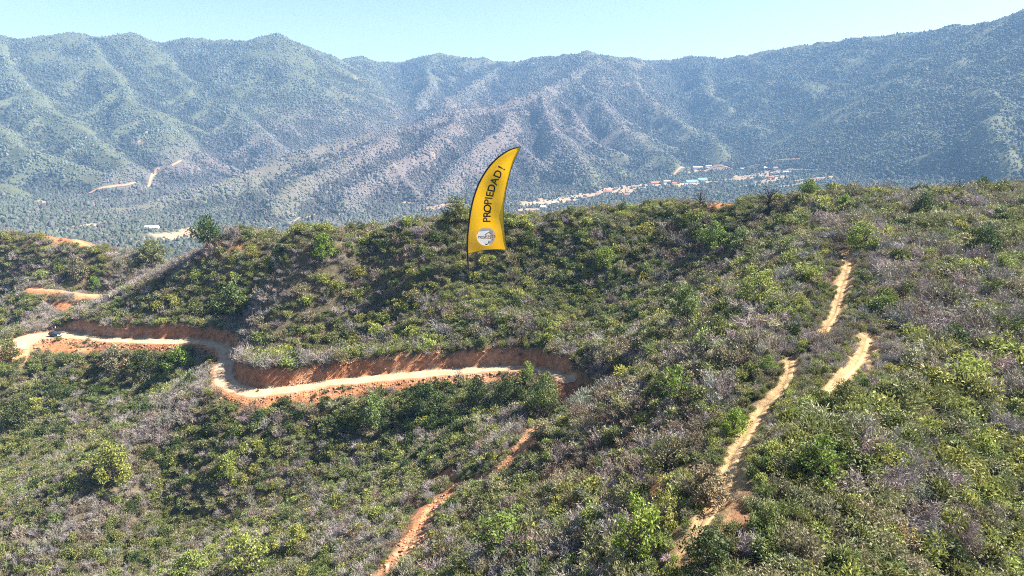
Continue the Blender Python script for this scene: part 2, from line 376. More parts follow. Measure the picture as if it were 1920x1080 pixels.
bz = np.where(near, np.clip((bare(U, V) + .5 * fbm(GX / 2.5, GY / 2.5, 3, 93) - .38) * 3, 0, 1), 0)
soilmask = np.where(near, np.maximum(np.maximum(GSOIL, bz), np.clip(redsoil(U, V) * (.6 + .8 * fbm(GX / 3, GY / 3, 3, 91) ), 0, 1)), 0)
litter = np.array([.105, .088, .058]); red = np.array([.36, .155, .075]); scrub = np.array([.075, .082, .045]); burnt = np.array([.115, .092, .085]); field = np.array([.29, .205, .135])
TINT = np.where(near[..., None], litter, scrub)
wfar = sstep(400, 1300, RRg)[..., None]; TINT = litter * (1 - wfar) + scrub * wfar
hue = fbm(GX / 6, GY / 6, 3, 95)[..., None]
redv = red * (1 + .28 * hue) + np.array([.06, .075, .06]) * np.clip(hue, 0, 1)
TINT = TINT + (redv - TINT) * soilmask[..., None]
_tm = (RRg < 200) & (np.abs(TH) < R(44)) & (TH > 0)
_td = np.full(GX.shape, 99.0)
for _t in trail_c: _td[_tm] = np.minimum(_td[_tm], polydist(GX[_tm], GY[_tm], _t[::3, :2], _t[::3, 2])[0])
_sand = sstep(2.2, .5, _td + .5 * fbm(GX / 1.5, GY / 1.5, 2, 89))[..., None]; TINT = TINT + (np.array([.34, .235, .125]) * (1 + .2 * hue) - TINT) * _sand * .85
def burntmask(U, V):
    return np.clip(blob(880, 270, 380, 110, -14, U, V) * 1.3 + blob(350, 320, 240, 45, -20, U, V) * .8, 0, 1)
bm_ = np.where(near, 0, burntmask(U, V))[..., None]; TINT = TINT + (burnt - TINT) * bm_
FIELDS = [(1040,376,90,7,-4),(1100,366,60,7,-8),(1180,352,80,10,-8),(1290,345,80,6,-6),(1420,330,70,7,-6),(1350,318,60,4,-4),(1460,318,60,4,-4),(1330,314,30,4,0),(1440,340,60,6,-12),(1545,335,50,5,-8),
          (1000,392,60,5,-4),(830,388,50,5,-6),(340,437,80,8,-6),(390,420,30,5,-6),(160,425,30,5,-6),(640,400,30,5,0),(760,380,30,6,0),(1060,400,25,3,0),(265,268,16,6,12),(75,378,14,5,0),(1540,372,20,4,-8),(1500,345,40,4,-8)]
def fieldmask(U, V):
    s = np.zeros(U.shape)
    for u, v, a, b, r in FIELDS: s = np.maximum(s, blob(u, v, a, b, r, U, V))
    return s
fm = np.where(RRg > 1200, np.clip((fieldmask(U, V) + .6 * fbm(GX / 40, GY / 40, 3, 97) - .36) * 3, 0, 1), 0)[..., None]
fcol = field * (1 + .25 * fbm(GX / 70, GY / 70, 2, 99)[..., None]) * np.array([1, 1, 1.0]); TINT = TINT + (fcol - TINT) * fm * .9
gm = np.where(RRg > 1200, blob(1230, 335, 120, 14, 0, U, V), 0)[..., None]; TINT = TINT + (np.array([.12, .15, .06]) - TINT) * gm * .6 * (1 - fm)
idx = np.arange(nr * nth).reshape(nr, nth)
nx = np.roll(idx, -1, 1)
Q = np.stack([idx[:-1], nx[:-1], nx[1:], idx[1:]], -1).reshape(-1, 4)[:, ::-1]
VT = np.stack([GX, GY, GZ + CAM_Z], -1).reshape(-1, 3)
centre = len(VT); VT = np.vstack([VT, [[0, 0, GZ[0].mean() + CAM_Z]]])
tri = np.stack([idx[0], nx[0], np.full(nth, centre), np.full(nth, centre)], -1)  # closing fan
me = npmesh('terrain', VT, Q, True)
setcol(me, 'tint', np.vstack([np.clip(TINT, 0, 1).reshape(-1, 3), [litter]]))
terrain = link('terrain', me, M['ground']); terrain['kind'] = 'structure'; terrain['label'] = 'scrub covered hills, valley floor and mountain range'
bmf = bmesh.new(); bmf.from_mesh(me); bmf.verts.ensure_lookup_table()
for i in range(nth):
    f = bmf.faces.new((bmf.verts[int(nx[0, i])], bmf.verts[int(idx[0, i])], bmf.verts[centre])); f.smooth = True
bmf.to_mesh(me); bmf.free()
# what the camera can see of the sheet (elevation angle against everything nearer)
ANG = np.arctan2(GZ, RRg); RUN = np.maximum.accumulate(ANG, 0)
SEEN = ANG >= RUN - 2.2 / RRg                     # things a couple of metres tall peep over the crests

# bilinear height lookup on the sheet
_tf = np.radians(th_f)
def zat(x, y):
    x = np.asarray(x, float); y = np.asarray(y, float); r = np.hypot(x, y); t = np.arctan2(x, y)
    j = np.clip(np.searchsorted(rr, r) - 1, 0, nr - 2); i = np.clip(np.floor((t - _tf[0]) / (_tf[1] - _tf[0])).astype(int), 0, len(_tf) - 2)
    a = np.clip((r - rr[j]) / (rr[j + 1] - rr[j]), 0, 1); b = np.clip((t - _tf[i]) / (_tf[1] - _tf[0]), 0, 1)
    return (GZ[j, i] * (1 - a) * (1 - b) + GZ[j + 1, i] * a * (1 - b) + GZ[j, i + 1] * (1 - a) * b + GZ[j + 1, i + 1] * a * b)
def lookup(A, x, y):
    r = np.hypot(x, y); t = np.arctan2(x, y); j = np.clip(np.searchsorted(rr, r), 0, nr - 1)
    i = np.clip(np.round((t - _tf[0]) / (_tf[1] - _tf[0])).astype(int), 0, len(_tf) - 1); return A[j, i]
def hit(u, v, r0=20, r1=4600, n=9000):            # ground point under a pixel (z relative to the camera)
    d = ray(u, v); d = d / np.linalg.norm(d); t = np.concatenate([np.arange(r0, 420, .25), np.arange(420, r1, 3.0)]); t = t[t < r1]
    g = d[2] * t - zat(d[0] * t, d[1] * t); k = np.argmax(g < 0)
    if g[k] >= 0: return None
    p = d * t[k]; return np.array([p[0], p[1], float(zat(p[0], p[1]))])

# ---------------------------------------------------------------- roads and paths: draped strips
def drape(name, C, W, m, label, tint=(1, 1, 1), lift=.03, n=9, flat=False, seed=1):
    T = np.gradient(C[:, :2], axis=0); T /= np.linalg.norm(T, axis=1)[:, None]; Nn = np.stack([-T[:, 1], T[:, 0]], 1)
    s = np.linspace(-1, 1, n); w = np.broadcast_to(W, len(C)); L = np.cumsum(np.r_[0, np.linalg.norm(np.diff(C[:, :2], axis=0), axis=1)])
    wl_ = w * (1 + .25 * fbm(L / 2.5, L * 0 + seed, 3, seed)); wr_ = w * (1 + .25 * fbm(L / 2.5, L * 0 + seed + 9, 3, seed + 5))
    off = np.where(s[None] < 0, wl_[:, None], wr_[:, None]) * s[None]
    X = C[:, 0:1] + Nn[:, 0:1] * off; Y = C[:, 1:2] + Nn[:, 1:2] * off
    Z = zat(X, Y) + lift + np.where(np.abs(s) > .99, -.12, 0)[None]
    if flat: Z += -.05 * np.exp(-((np.abs(s) - .45) / .14) ** 2)[None]
    k = np.arange(X.size).reshape(X.shape); q = np.stack([k[:-1, :-1], k[1:, :-1], k[1:, 1:], k[:-1, 1:]], -1).reshape(-1, 4)
    me = npmesh(name, np.stack([X, Y, Z + CAM_Z], -1).reshape(-1, 3), q, True)
    ed = np.broadcast_to((np.abs(s) > .8)[None], X.shape).ravel()[:, None]; tc = np.array(tint) * np.ones((X.size, 1)); tc = np.where(ed, tc * np.array([.8, .68, .58]), tc)
    setcol(me, 'tint', tc)
    o = link(name, me, m); o['kind'] = 'structure'; o['label'] = label; return o
drape('dirt_road', road_c, road_w * .98, M['road'], 'pale dirt road bending round the hillside', lift=.09, flat=True, n=15)
drape('dirt_track', track_c, 1.8, M['road'], 'short pale track cut into the hill at far left', (.9, .72, .6), lift=.06)
drape('eroded_path', gul_c[30:], .95, M['road'], 'eroded red earth path dropping below the road', (.85, .62, .48), lift=.06, seed=3)
for i, t in enumerate(trail_c):
    drape('footpath', t, .36, M['road'], ['sandy footpath at the top of the ridge', 'short sandy path on the right of the ridge', 'long sandy footpath down the near ridge'][i], (1.02, .93, .74), lift=.05, n=5, seed=5 + i)
def far_line(px):
    return catmull([p for p in (hit(u, v, 900) for u, v in px) if p is not None], 6.0)
FARTR = [([(130,367),(170,362),(215,350),(255,343),(285,330),(292,320),(300,318)], 6), ([(322,312),(332,306),(340,302)], 5), ([(420,445),(520,425),(600,400)], 4), ([(1010,366),(1060,359),(1100,352)], 4),
         ([(1240,335),(1330,318),(1440,305),(1500,298)], 5), ([(1420,352),(1490,340),(1560,332)], 7), ([(1400,331),(1460,322),(1540,318)], 4), ([(770,398),(830,385),(870,378)], 4)]
far_lines = []
for px, w in FARTR:
    c = far_line(px)
    if len(c) > 3:
        far_lines.append((c, w)); drape('valley_track', c, w * .62, M['road'], 'pale dirt track crossing the distant slopes', (.8, .72, .68), lift=1.2, n=4)

# ---------------------------------------------------------------- plants: leaf materials
def leafmat(name, c0, c1, c2, trans=.25, rough=.6):
    m = bpy.data.materials.new(name); m.use_nodes = True; nt = m.node_tree; bs = nt.nodes['Principled BSDF']; ln = nt.links
    sh = N(nt, 'ShaderNodeAttribute', attribute_name='shade'); oi = N(nt, 'ShaderNodeObjectInfo'); ti = N(nt, 'ShaderNodeAttribute', attribute_name='tint'); ti.attribute_type = 'INSTANCER'
    a = N(nt, 'ShaderNodeMath', operation='MULTIPLY_ADD'); ln.new(oi.outputs['Random'], a.inputs[0]); a.inputs[1].default_value = .35; ln.new(sh.outputs['Fac'], a.inputs[2])
    s = N(nt, 'ShaderNodeMath', operation='MULTIPLY'); ln.new(a.outputs[0], s.inputs[0]); s.inputs[1].default_value = .74
    c = ramp(nt, s.outputs[0], [(0, c0), (.5, c1), (1, c2)])
    c = mix(nt, c, ti.outputs['Color'], 1.0, 'MULTIPLY')
    ln.new(c, bs.inputs['Base Color']); bs.inputs['Roughness'].default_value = rough; bs.inputs['Specular IOR Level'].default_value = .25
    if trans:
        tr = N(nt, 'ShaderNodeBsdfTranslucent'); mx = N(nt, 'ShaderNodeMixShader'); mx.inputs[0].default_value = trans
        ln.new(c, tr.inputs[0]); ln.new(bs.outputs[0], mx.inputs[1]); ln.new(tr.outputs[0], mx.inputs[2]); ln.new(mx.outputs[0], nt.nodes['Material Output'].inputs[0])
    return m
M['green'] = leafmat('fresh_leaves', (.056, .07, .02), (.14, .16, .05), (.34, .345, .15))
M['bright'] = leafmat('bright_leaves', (.07, .11, .018), (.16, .225, .04), (.31, .37, .10), .35)
M['dark'] = leafmat('dark_leaves', (.030, .046, .016), (.058, .085, .025), (.13, .16, .05))
M['olive'] = leafmat('olive_leaves', (.08, .078, .04), (.185, .178, .092), (.38, .36, .21))
M['yellow'] = leafmat('yellow_green_leaves', (.11, .125, .025), (.23, .25, .06), (.42, .42, .14), .3)
M['dry'] = leafmat('dry_twigs', (.16, .135, .125), (.26, .225, .21), (.38, .34, .315), .1, .8)
M['brown'] = leafmat('brown_twigs', (.10, .072, .055), (.18, .135, .105), (.30, .23, .18), .1, .8)
M['straw'] = leafmat('straw_grass', (.24, .17, .085), (.35, .26, .14), (.46, .37, .22), .2, .8)
M['bark'] = plain('bark', (.11, .085, .065), .9, .1, var=.35, scale=8)
M['deadwood'] = plain('charred_wood', (.035, .03, .028), .9, .1, var=.3, scale=8)
M['crown_far'] = leafmat('far_crowns', (.028, .036, .024), (.06, .07, .048), (.105, .115, .08), 0, .9)
M['crown_grey'] = leafmat('far_grey_crowns', (.038, .035, .034), (.08, .071, .07), (.14, .125, .122), 0, .9)

# ---------------------------------------------------------------- plants: shapes
def unit(a): return a / np.maximum(np.linalg.norm(a, axis=-1, keepdims=True), 1e-9)
def leaves(C, D, L, W, rng, twist=1.0):
    """diamond leaves: base C, direction D, length L, width W -> verts (4n,3), quads"""
    n = len(C); D = unit(D); ref = unit(rng.normal(size=(n, 3)) * twist + np.array([0, 0, .6])); S = unit(np.cross(D, ref)); Nn = np.cross(S, D)
    L = np.broadcast_to(L, n)[:, None]; W = np.broadcast_to(W, n)[:, None]
    mid = C + D * L * .5 + Nn * L * .10
    v = np.stack([C, mid + S * W * .5, C + D * L - Nn * L * .08, mid - S * W * .5], 1).reshape(-1, 3)
    return v, np.arange(4 * n).reshape(n, 4)
def finish(name, parts, rng, lo=.1, hi=.9, mats=('green',)):
    """parts: list of (verts, quads, material slot)"""
    V = []; Qs = []; sl = []; sh = []; o = 0
    for v, q, s in parts:
        V.append(v); Qs.append(q + o); sl.append(np.full(len(q), s)); o += len(v)
        sh.append(np.repeat(rng.uniform(lo, hi, len(q)), 4) if len(v) == 4 * len(q) else rng.uniform(lo, hi, len(v)))
    me = npmesh(name, np.vstack(V), np.vstack(Qs)); a = me.attributes.new('shade', 'FLOAT', 'POINT'); a.data.foreach_set('value', np.concatenate(sh).astype(np.float32))
    for m in mats: me.materials.append(M[m])
    me.polygons.foreach_set('material_index', np.concatenate(sl).astype(np.int32)); me.update(); return me
def twig_quads(A, B, w0, w1, rng):
    n = len(A); D = unit(B - A); S = unit(np.cross(D, rng.normal(size=(n, 3)))); w0 = np.broadcast_to(w0, n)[:, None]; w1 = np.broadcast_to(w1, n)[:, None]
    return np.stack([A - S * w0, A + S * w0, B + S * w1, B - S * w1], 1).reshape(-1, 3), np.arange(4 * n).reshape(n, 4)
def lobes(rng, n, rad, hgt, lr):
    a = rng.uniform(0, 2 * math.pi, n); q = np.sqrt(rng.uniform(0, 1, n)) * rad
    c = np.stack([np.cos(a) * q, np.sin(a) * q, rng.uniform(.35, 1, n) * hgt * (1 - .45 * (q / rad) ** 2)], 1); return c, rng.uniform(.7, 1.25, n) * lr
def shrub_mesh(name, seed, m, nl=9, rad=.62, hgt=.95, lr=.42, n=520, L=.19, W=.085, mats=None, dry=0):
    rng = np.random.default_rng(seed); c, r = lobes(rng, nl, rad, hgt, lr); k = rng.integers(0, nl, n)
    d = unit(rng.normal(size=(n, 3)) + np.array([0, 0, .35])); f = rng.uniform(.55, 1.05, n)[:, None]
    P = c[k] + d * (r[k, None] * f) * np.array([1, 1, .85]); P[:, 2] = np.maximum(P[:, 2], .03)
    lv = leaves(P, d * .7 + rng.normal(size=(n, 3)) * .6 + np.array([0, 0, .1]), rng.uniform(.6, 1.3, n) * L, rng.uniform(.6, 1.3, n) * W, rng)
    parts = [(lv[0], lv[1], 0)]
    if dry:
        a = c[rng.integers(0, nl, dry)] * np.array([.5, .5, .4]); b = a + unit(rng.normal(size=(dry, 3)) + np.array([0, 0, 1.0])) * rng.uniform(.5, 1.0, dry)[:, None]
        t = twig_quads(a, b, .018, .006, rng); parts.append((t[0], t[1], 1))
    return finish(name, parts, rng, mats=mats or (m,))
def arch_mesh(name, seed, m, stalks=52, blades=14, Ls=1.25, spread=1.0, bl=.27, bw=.036):
    """arching reed like canes with narrow blades"""
    rng = np.random.default_rng(seed); parts = []; C = []; D = []; A = []; B = []
    for i in range(stalks):
        az = rng.uniform(0, 2 * math.pi); out = np.array([math.cos(az), math.sin(az), 0]); base = out * rng.uniform(0, .35) ; L = Ls * rng.uniform(.6, 1.15); s = spread * rng.uniform(.4, 1.1)
        t = np.linspace(0, 1, 7); P = base + out * (s * .75 * t ** 1.6)[:, None] + np.array([0, 0, 1.0]) * (L * (t - .42 * t ** 2.4))[:, None]
        A.append(P[:-1]); B.append(P[1:]); tt = rng.uniform(.3, 1, blades); q = base + out * (s * .75 * tt ** 1.6)[:, None] + np.array([0, 0, 1.0]) * (L * (tt - .42 * tt ** 2.4))[:, None]
        C.append(q); D.append(out * .7 + rng.normal(size=(blades, 3)) * .55 + np.array([0, 0, .1]))
    C = np.vstack(C); D = np.vstack(D); n = len(C); v, q = leaves(C, D, rng.uniform(.6, 1.3, n) * bl, rng.uniform(.7, 1.3, n) * bw, rng); parts.append((v, q, 0))
    t = twig_quads(np.vstack(A), np.vstack(B), .014, .012, rng); parts.append((t[0], t[1], 0)); return finish(name, parts, rng, mats=(m,))
def twig_mesh(name, seed, m, n0=34, n1=7, n2=3, hgt=1.0, w=.022, spread=1.0, leaf=0, mats=None):
    rng = np.random.default_rng(seed); A = []; B = []; Wd = []
    for i in range(n0):
        az = rng.uniform(0, 2 * math.pi); el = rng.uniform(.35, 1.4); d = np.array([math.cos(az) * math.cos(el) * spread, math.sin(az) * math.cos(el) * spread, math.sin(el)]); b0 = np.array([math.cos(az), math.sin(az), 0]) * rng.uniform(0, .25)
        L = hgt * rng.uniform(.6, 1.1); p0 = b0; p1 = b0 + d * L * .5; d2 = unit(d + rng.normal(size=3) * .25); p2 = p1 + d2 * L * .5
        A += [p0, p1]; B += [p1, p2]; Wd += [w, w * .75]
        for j in range(n1):
            t = rng.uniform(.3, 1); q = p0 + (p1 - p0) * min(1, 2 * t) + (p2 - p1) * max(0, 2 * t - 1); e = unit(d + rng.normal(size=3) * .65); l = L * rng.uniform(.2, .4); q2 = q + e * l; A.append(q); B.append(q2); Wd.append(w * .6)
            for k in range(n2):
                q3 = q + (q2 - q) * rng.uniform(.3, 1); e2 = unit(e + rng.normal(size=3) * .8); A.append(q3); B.append(q3 + e2 * l * rng.uniform(.4, .8)); Wd.append(w * .45)
    A = np.array(A); B = np.array(B); Wd = np.array(Wd); A[:, 2] = np.maximum(A[:, 2], 0); v, q = twig_quads(A, B, Wd, Wd * .6, rng); parts = [(v, q, 0)]
    if leaf:
        k = rng.integers(0, len(B), leaf); lv = leaves(B[k], rng.normal(size=(leaf, 3)) + np.array([0, 0, .4]), rng.uniform(.08, .16, leaf), rng.uniform(.05, .09, leaf), rng); parts.append((lv[0], lv[1], 1))
    return finish(name, parts, rng, mats=mats or (m,))
def tuft_mesh(name, seed, m, n=70, h=.55, w=.03):
    rng = np.random.default_rng(seed); a = rng.uniform(0, 2 * math.pi, n); q = np.sqrt(rng.uniform(0, 1, n)) * .4
    C = np.stack([np.cos(a) * q, np.sin(a) * q, np.zeros(n)], 1); D = np.stack([np.cos(a) * .5, np.sin(a) * .5, np.ones(n)], 1) + rng.normal(size=(n, 3)) * .3
    v, f = leaves(C, D, rng.uniform(.5, 1.2, n) * h, w, rng); return finish(name, [(v, f, 0)], rng, mats=(m,))
def blob_mesh(name, seed, m, cone=0.0):
    rng = np.random.default_rng(seed); bm = bmesh.new(); bmesh.ops.create_icosphere(bm, subdivisions=2, radius=1.0)
    ph = rng.uniform(0, 6, 6)
    for v in bm.verts:
        x, y, z = v.co; k = 1 + .22 * math.sin(3.1 * x + ph[0]) * math.cos(2.7 * y + ph[1]) + .2 * math.sin(4.3 * z + ph[2] + 2 * x) + rng.uniform(-.13, .13)
        t = (z + 1) / 2; k *= (1 - cone * t); v.co = (x * k, y * k, max(-.35, z * .85 + cone * z * .9) + .35)
    me = bpy.data.meshes.new(name); bm.to_mesh(me); bm.free()
    a = me.attributes.new('shade', 'FLOAT', 'POINT'); a.data.foreach_set('value', rng.uniform(.15, .85, len(me.vertices)).astype(np.float32)); me.materials.append(M[m]); return me

# ---------------------------------------------------------------- scattering of the uncountable cover (points + instances)
def scatter(name, P, S, RZ, PI, TI, protos, label, tilt=None):
    me = bpy.data.meshes.new(name); n = len(P); me.vertices.add(n); W = np.array(P, np.float32).copy(); W[:, 2] += CAM_Z; me.vertices.foreach_set('co', W.ravel())
    def at(nm, ty, fld, A, dt=np.float32):
        a = me.attributes.new(nm, ty, 'POINT'); a.data.foreach_set(fld, np.ascontiguousarray(A, dt).ravel())
    rot = np.zeros((n, 3)); rot[:, 2] = RZ
    if tilt is not None: rot[:, :2] = tilt
    at('rot', 'FLOAT_VECTOR', 'vector', rot); at('scl', 'FLOAT_VECTOR', 'vector', S); at('pick', 'INT', 'value', PI, np.int32)
    A = np.ones((n, 4)); A[:, :3] = TI; at('tint', 'FLOAT_COLOR', 'color', A)
    me.update(); o = bpy.data.objects.new(name, me); COL.objects.link(o); o['kind'] = 'stuff'; o['label'] = label
    col = bpy.data.collections.new(name + '_shapes')
    for i, pm in enumerate(protos): col.objects.link(bpy.data.objects.new('%s_%02d' % (name, i), pm))
    ng = bpy.data.node_groups.new(name, 'GeometryNodeTree'); ng.interface.new_socket('Geometry', in_out='INPUT', socket_type='NodeSocketGeometry'); ng.interface.new_socket('Geometry', in_out='OUTPUT', socket_type='NodeSocketGeometry')
    gi = ng.nodes.new('NodeGroupInput'); go = ng.nodes.new('NodeGroupOutput'); m2p = ng.nodes.new('GeometryNodeMeshToPoints'); ip = ng.nodes.new('GeometryNodeInstanceOnPoints'); ci = ng.nodes.new('GeometryNodeCollectionInfo')
    ci.inputs['Collection'].default_value = col; ci.inputs['Separate Children'].default_value = True; ci.inputs['Reset Children'].default_value = True
    def na(nm, ty):
        q = ng.nodes.new('GeometryNodeInputNamedAttribute'); q.data_type = ty; q.inputs['Name'].default_value = nm; return q.outputs['Attribute']
    L = ng.links.new; L(gi.outputs[0], m2p.inputs[0]); L(m2p.outputs[0], ip.inputs['Points']); L(ci.outputs[0], ip.inputs['Instance']); ip.inputs['Pick Instance'].default_value = True
    L(na('pick', 'INT'), ip.inputs['Instance Index']); L(na('rot', 'FLOAT_VECTOR'), ip.inputs['Rotation']); L(na('scl', 'FLOAT_VECTOR'), ip.inputs['Scale']); L(ip.outputs[0], go.inputs[0])
    md = o.modifiers.new('scatter', 'NODES'); md.node_group = ng; return o

# --- near hills: zones of cover read off the photograph
def zones(U, V):
    g = np.zeros(U.shape)                         # grey, leafless
    for pts, w, k in [([(60,612),(200,545),(350,482),(420,455)], 22, 1.3), ([(445,640),(480,585),(560,520),(600,490)], 26, 1.0), ([(370,740),(300,800),(250,840)], 32, 1.3), ([(250,930),(150,990),(60,1040)], 45, .9),
                      ([(450,640),(455,690),(500,690)], 16, .9), ([(1590,450),(1680,500),(1720,560)], 55, .8), ([(1560,640),(1500,660),(1440,640)], 45, .7), ([(1330,740),(1300,800),(1180,850),(1080,880)], 50, .75),
                      ([(1650,640),(1760,620),(1900,600)], 60, .6), ([(1550,940),(1640,900),(1760,960)], 60, .6), ([(700,1040),(620,990)], 50, .5), ([(980,640+180),(940,800)], 45, .6), ([(1780,1040),(1850,1000)], 50, .7),
                      ([(1250,470),(1330,560),(1300,500)], 40, .6), ([(850,1040),(1000,1060),(1150,1060)], 60, .6), ([(1090,740),(1150,700)], 50, .8), ([(1700,380),(1920,400)], 30, .5), ([(0,540),(120,480),(300,480)], 40, .5)]:
        g = np.maximum(g, k * strip(pts, w, U, V))
    d = np.zeros(U.shape)                         # dark, lush
    for u, v, a, b, k in [(780,800,170,60,1),(330,680,80,35,.9),(560,790,120,50,.8),(440,560,45,40,.8),(1100,560,120,60,.5),(960,740,80,50,.9),(1300,440,90,30,.8),(200,760,160,60,.5),(330,840,60,60,.5),(1000,470,160,40,.4)]:
        d = np.maximum(d, k * blob(u, v, a, b, U=U, V=V))
    y = np.zeros(U.shape)                         # yellow green
    for u, v, a, b, k in [(1860,850,140,280,1.25),(1780,1000,150,120,.7),(1680,820,140,110,.6),(450,1050,110,60,.9),(800,620,330,80,.5),(620,590,120,80,.6),(1450,560,90,60,.5),(560,880,160,80,.4),(1500,900,110,120,.5)]:
        y = np.maximum(y, k * blob(u, v, a, b, U=U, V=V))
    return g, d, y

PROT = []; KIND = {}
def addp(kind, me): KIND.setdefault(kind, []).append(len(PROT)); PROT.append(me)
for s in range(3): addp('green', shrub_mesh('green_shrub', 10 + s, 'green', nl=9 + s, n=900))
for s in range(2): addp('dark', shrub_mesh('dark_shrub', 20 + s, 'dark', nl=8, hgt=1.2, n=900))
for s in range(3): addp('olive', shrub_mesh('olive_shrub', 30 + s, 'olive', nl=11, lr=.36, n=800, L=.16, W=.065, mats=('olive', 'dry'), dry=60))
for s in range(2): addp('yellow', shrub_mesh('yellow_shrub', 40 + s, 'yellow', nl=8, n=780, L=.2, W=.085))
for s in range(3): addp('reed', arch_mesh('reed_clump', 50 + s, 'green'))
for s in range(2): addp('reedy', arch_mesh('pale_reed_clump', 60 + s, 'olive', bl=.3))
for s in range(3): addp('dry', twig_mesh('dry_shrub', 70 + s, 'dry', leaf=90, mats=('dry', 'olive')))
for s in range(2): addp('drya', arch_mesh('dry_cane_clump', 80 + s, 'dry', stalks=60, blades=12, bw=.024))
for s in range(2): addp('brown', twig_mesh('brown_shrub', 90 + s, 'brown', leaf=160, mats=('brown', 'olive')))
for s in range(2): addp('straw', tuft_mesh('straw_tuft', 100 + s, 'straw'))

def sample_near(n, rmin=30, rmax=400):
    t = RNG.uniform(R(-43.5), R(43.5), n); r = np.sqrt(RNG.uniform(rmin ** 2, rmax ** 2, n)); x = r * np.sin(t); y = r * np.cos(t)
    ok = lookup(SEEN, x, y); return x[ok], y[ok]
def cover_points():
    x, y = sample_near(190000); z = zat(x, y); U, V, D = project(x, y, z); rd = lookup(GROAD, x, y); so = lookup(soilmask, x, y); r = np.hypot(x, y)
    keep = (V < 1200) & (rd > .35) & (RNG.uniform(0, 1, len(x)) > np.clip(so * 1.15 - .05, 0, .93))
    return x[keep], y[keep], z[keep], U[keep], V[keep], D[keep], rd[keep], so[keep]
def thin(x, y, rad):                              # poisson-like thinning on a hash grid; radius in metres per point
    order = np.argsort(-rad + RNG.uniform(0, .35, len(rad))); cell = 2.0; grid = {}; ok = np.zeros(len(x), bool)
    for i in order:
        cx, cy = int(x[i] // cell), int(y[i] // cell); good = True
        for a in (-1, 0, 1):
            for b in (-1, 0, 1):
                for j in grid.get((cx + a, cy + b), ()):
                    if (x[i] - x[j]) ** 2 + (y[i] - y[j]) ** 2 < (.62 * max(rad[i], rad[j])) ** 2: good = False; break
                if not good: break
            if not good: break
        if good: grid.setdefault((cx, cy), []).append(i); ok[i] = True
    return ok
cx, cy_, cz, cU, cV, cD, cR, cS = cover_points()
patch = fbm(cx / 14, cy_ / 14, 3, 111); big = .5 + .5 * fbm(cx / 9, cy_ / 9, 2, 121)
rad = np.clip(RNG.lognormal(.0, .38, len(cx)) * (.8 + .85 * big), .45, 2.7)
rad = np.where(blob(125, 655, 95, 16, U=cU, V=cV) + blob(620, 742, 90, 8, U=cU, V=cV) + .8 * blob(900, 712, 110, 12, U=cU, V=cV) > .45, np.minimum(rad, .42), rad)
rad = np.where((cR < 4) & ~((cS < .25) & (cR > .8)), np.minimum(rad, .32 + .36 * cR), rad)
rad = np.minimum(rad, np.interp(cV, [700, 880, 1080], [2.7, 1.75, 1.35])); rad = np.where(cS > .5, np.minimum(rad, RNG.uniform(.25, .65, len(cx))), rad)
td = np.full(len(cx), 99.0)
for t in trail_c + [gul_c]: td = np.minimum(td, polydist(cx, cy_, t[:, :2], t[:, 2])[0])
rad = np.where(td < 5, np.minimum(rad, .25 + .24 * td), rad); rad = np.where(td < .75, .05, rad)
ok = thin(cx, cy_, rad) & (rad > .2)
cx, cy_, cz, cU, cV, cD, cR, cS, rad, patch = [a[ok] for a in (cx, cy_, cz, cU, cV, cD, cR, cS, rad, patch)]
g, d, yl = zones(cU, cV); q = RNG.uniform(0, 1, len(cx)); brownz = np.clip(redsoil(cU, cV) * 1.2 + .6 * blob(1150, 850, 260, 230, U=cU, V=cV), 0, 1)
gg = np.clip(g * .85 + .16 + .35 * patch, .04, .92)
kind = np.full(len(cx), 'olive', object)
u2 = RNG.uniform(0, 1, len(cx))
greens = np.where(u2 < .32 + .3 * d, np.where(RNG.uniform(0, 1, len(cx)) < d * .9 + .1, 'dark', 'green'), np.where(u2 < .5 + .3 * d, 'reed', np.where(u2 < .78 - .15 * d, 'olive', np.where(u2 < .88, 'reedy', 'yellow'))))
greens = np.where((RNG.uniform(0, 1, len(cx)) < yl * .6), np.where(u2 < .5, 'yellow', 'reed'), greens)
greys = np.where(u2 < .55, 'dry', np.where(u2 < .8, 'drya', 'brown')); greys = np.where(RNG.uniform(0, 1, len(cx)) < brownz * .6, 'brown', greys)
kind = np.where(q < gg, greys, greens)
kind = np.where((cS > .35) & (q > .6), 'straw', kind)
pick = np.array([KIND[k][int(t * len(KIND[k]))] for k, t in zip(kind, RNG.uniform(0, .999, len(kind)))])
hs = RNG.uniform(.75, 1.45, len(cx)) * np.where(np.isin(kind, ['dry', 'drya', 'reed', 'reedy']), 1.1, 1.0)
S = np.stack([rad, rad, rad * hs * np.where(rad > 1.5, .85, 1.05)], 1)
tv = 1 + .22 * fbm(cx / 5, cy_ / 5, 2, 131)[:, None] + RNG.normal(0, .08, (len(cx), 1)); TI = np.clip(tv * (1 + RNG.normal(0, .05, (len(cx), 3))), .5, 1.6)
print('near cover', len(cx))

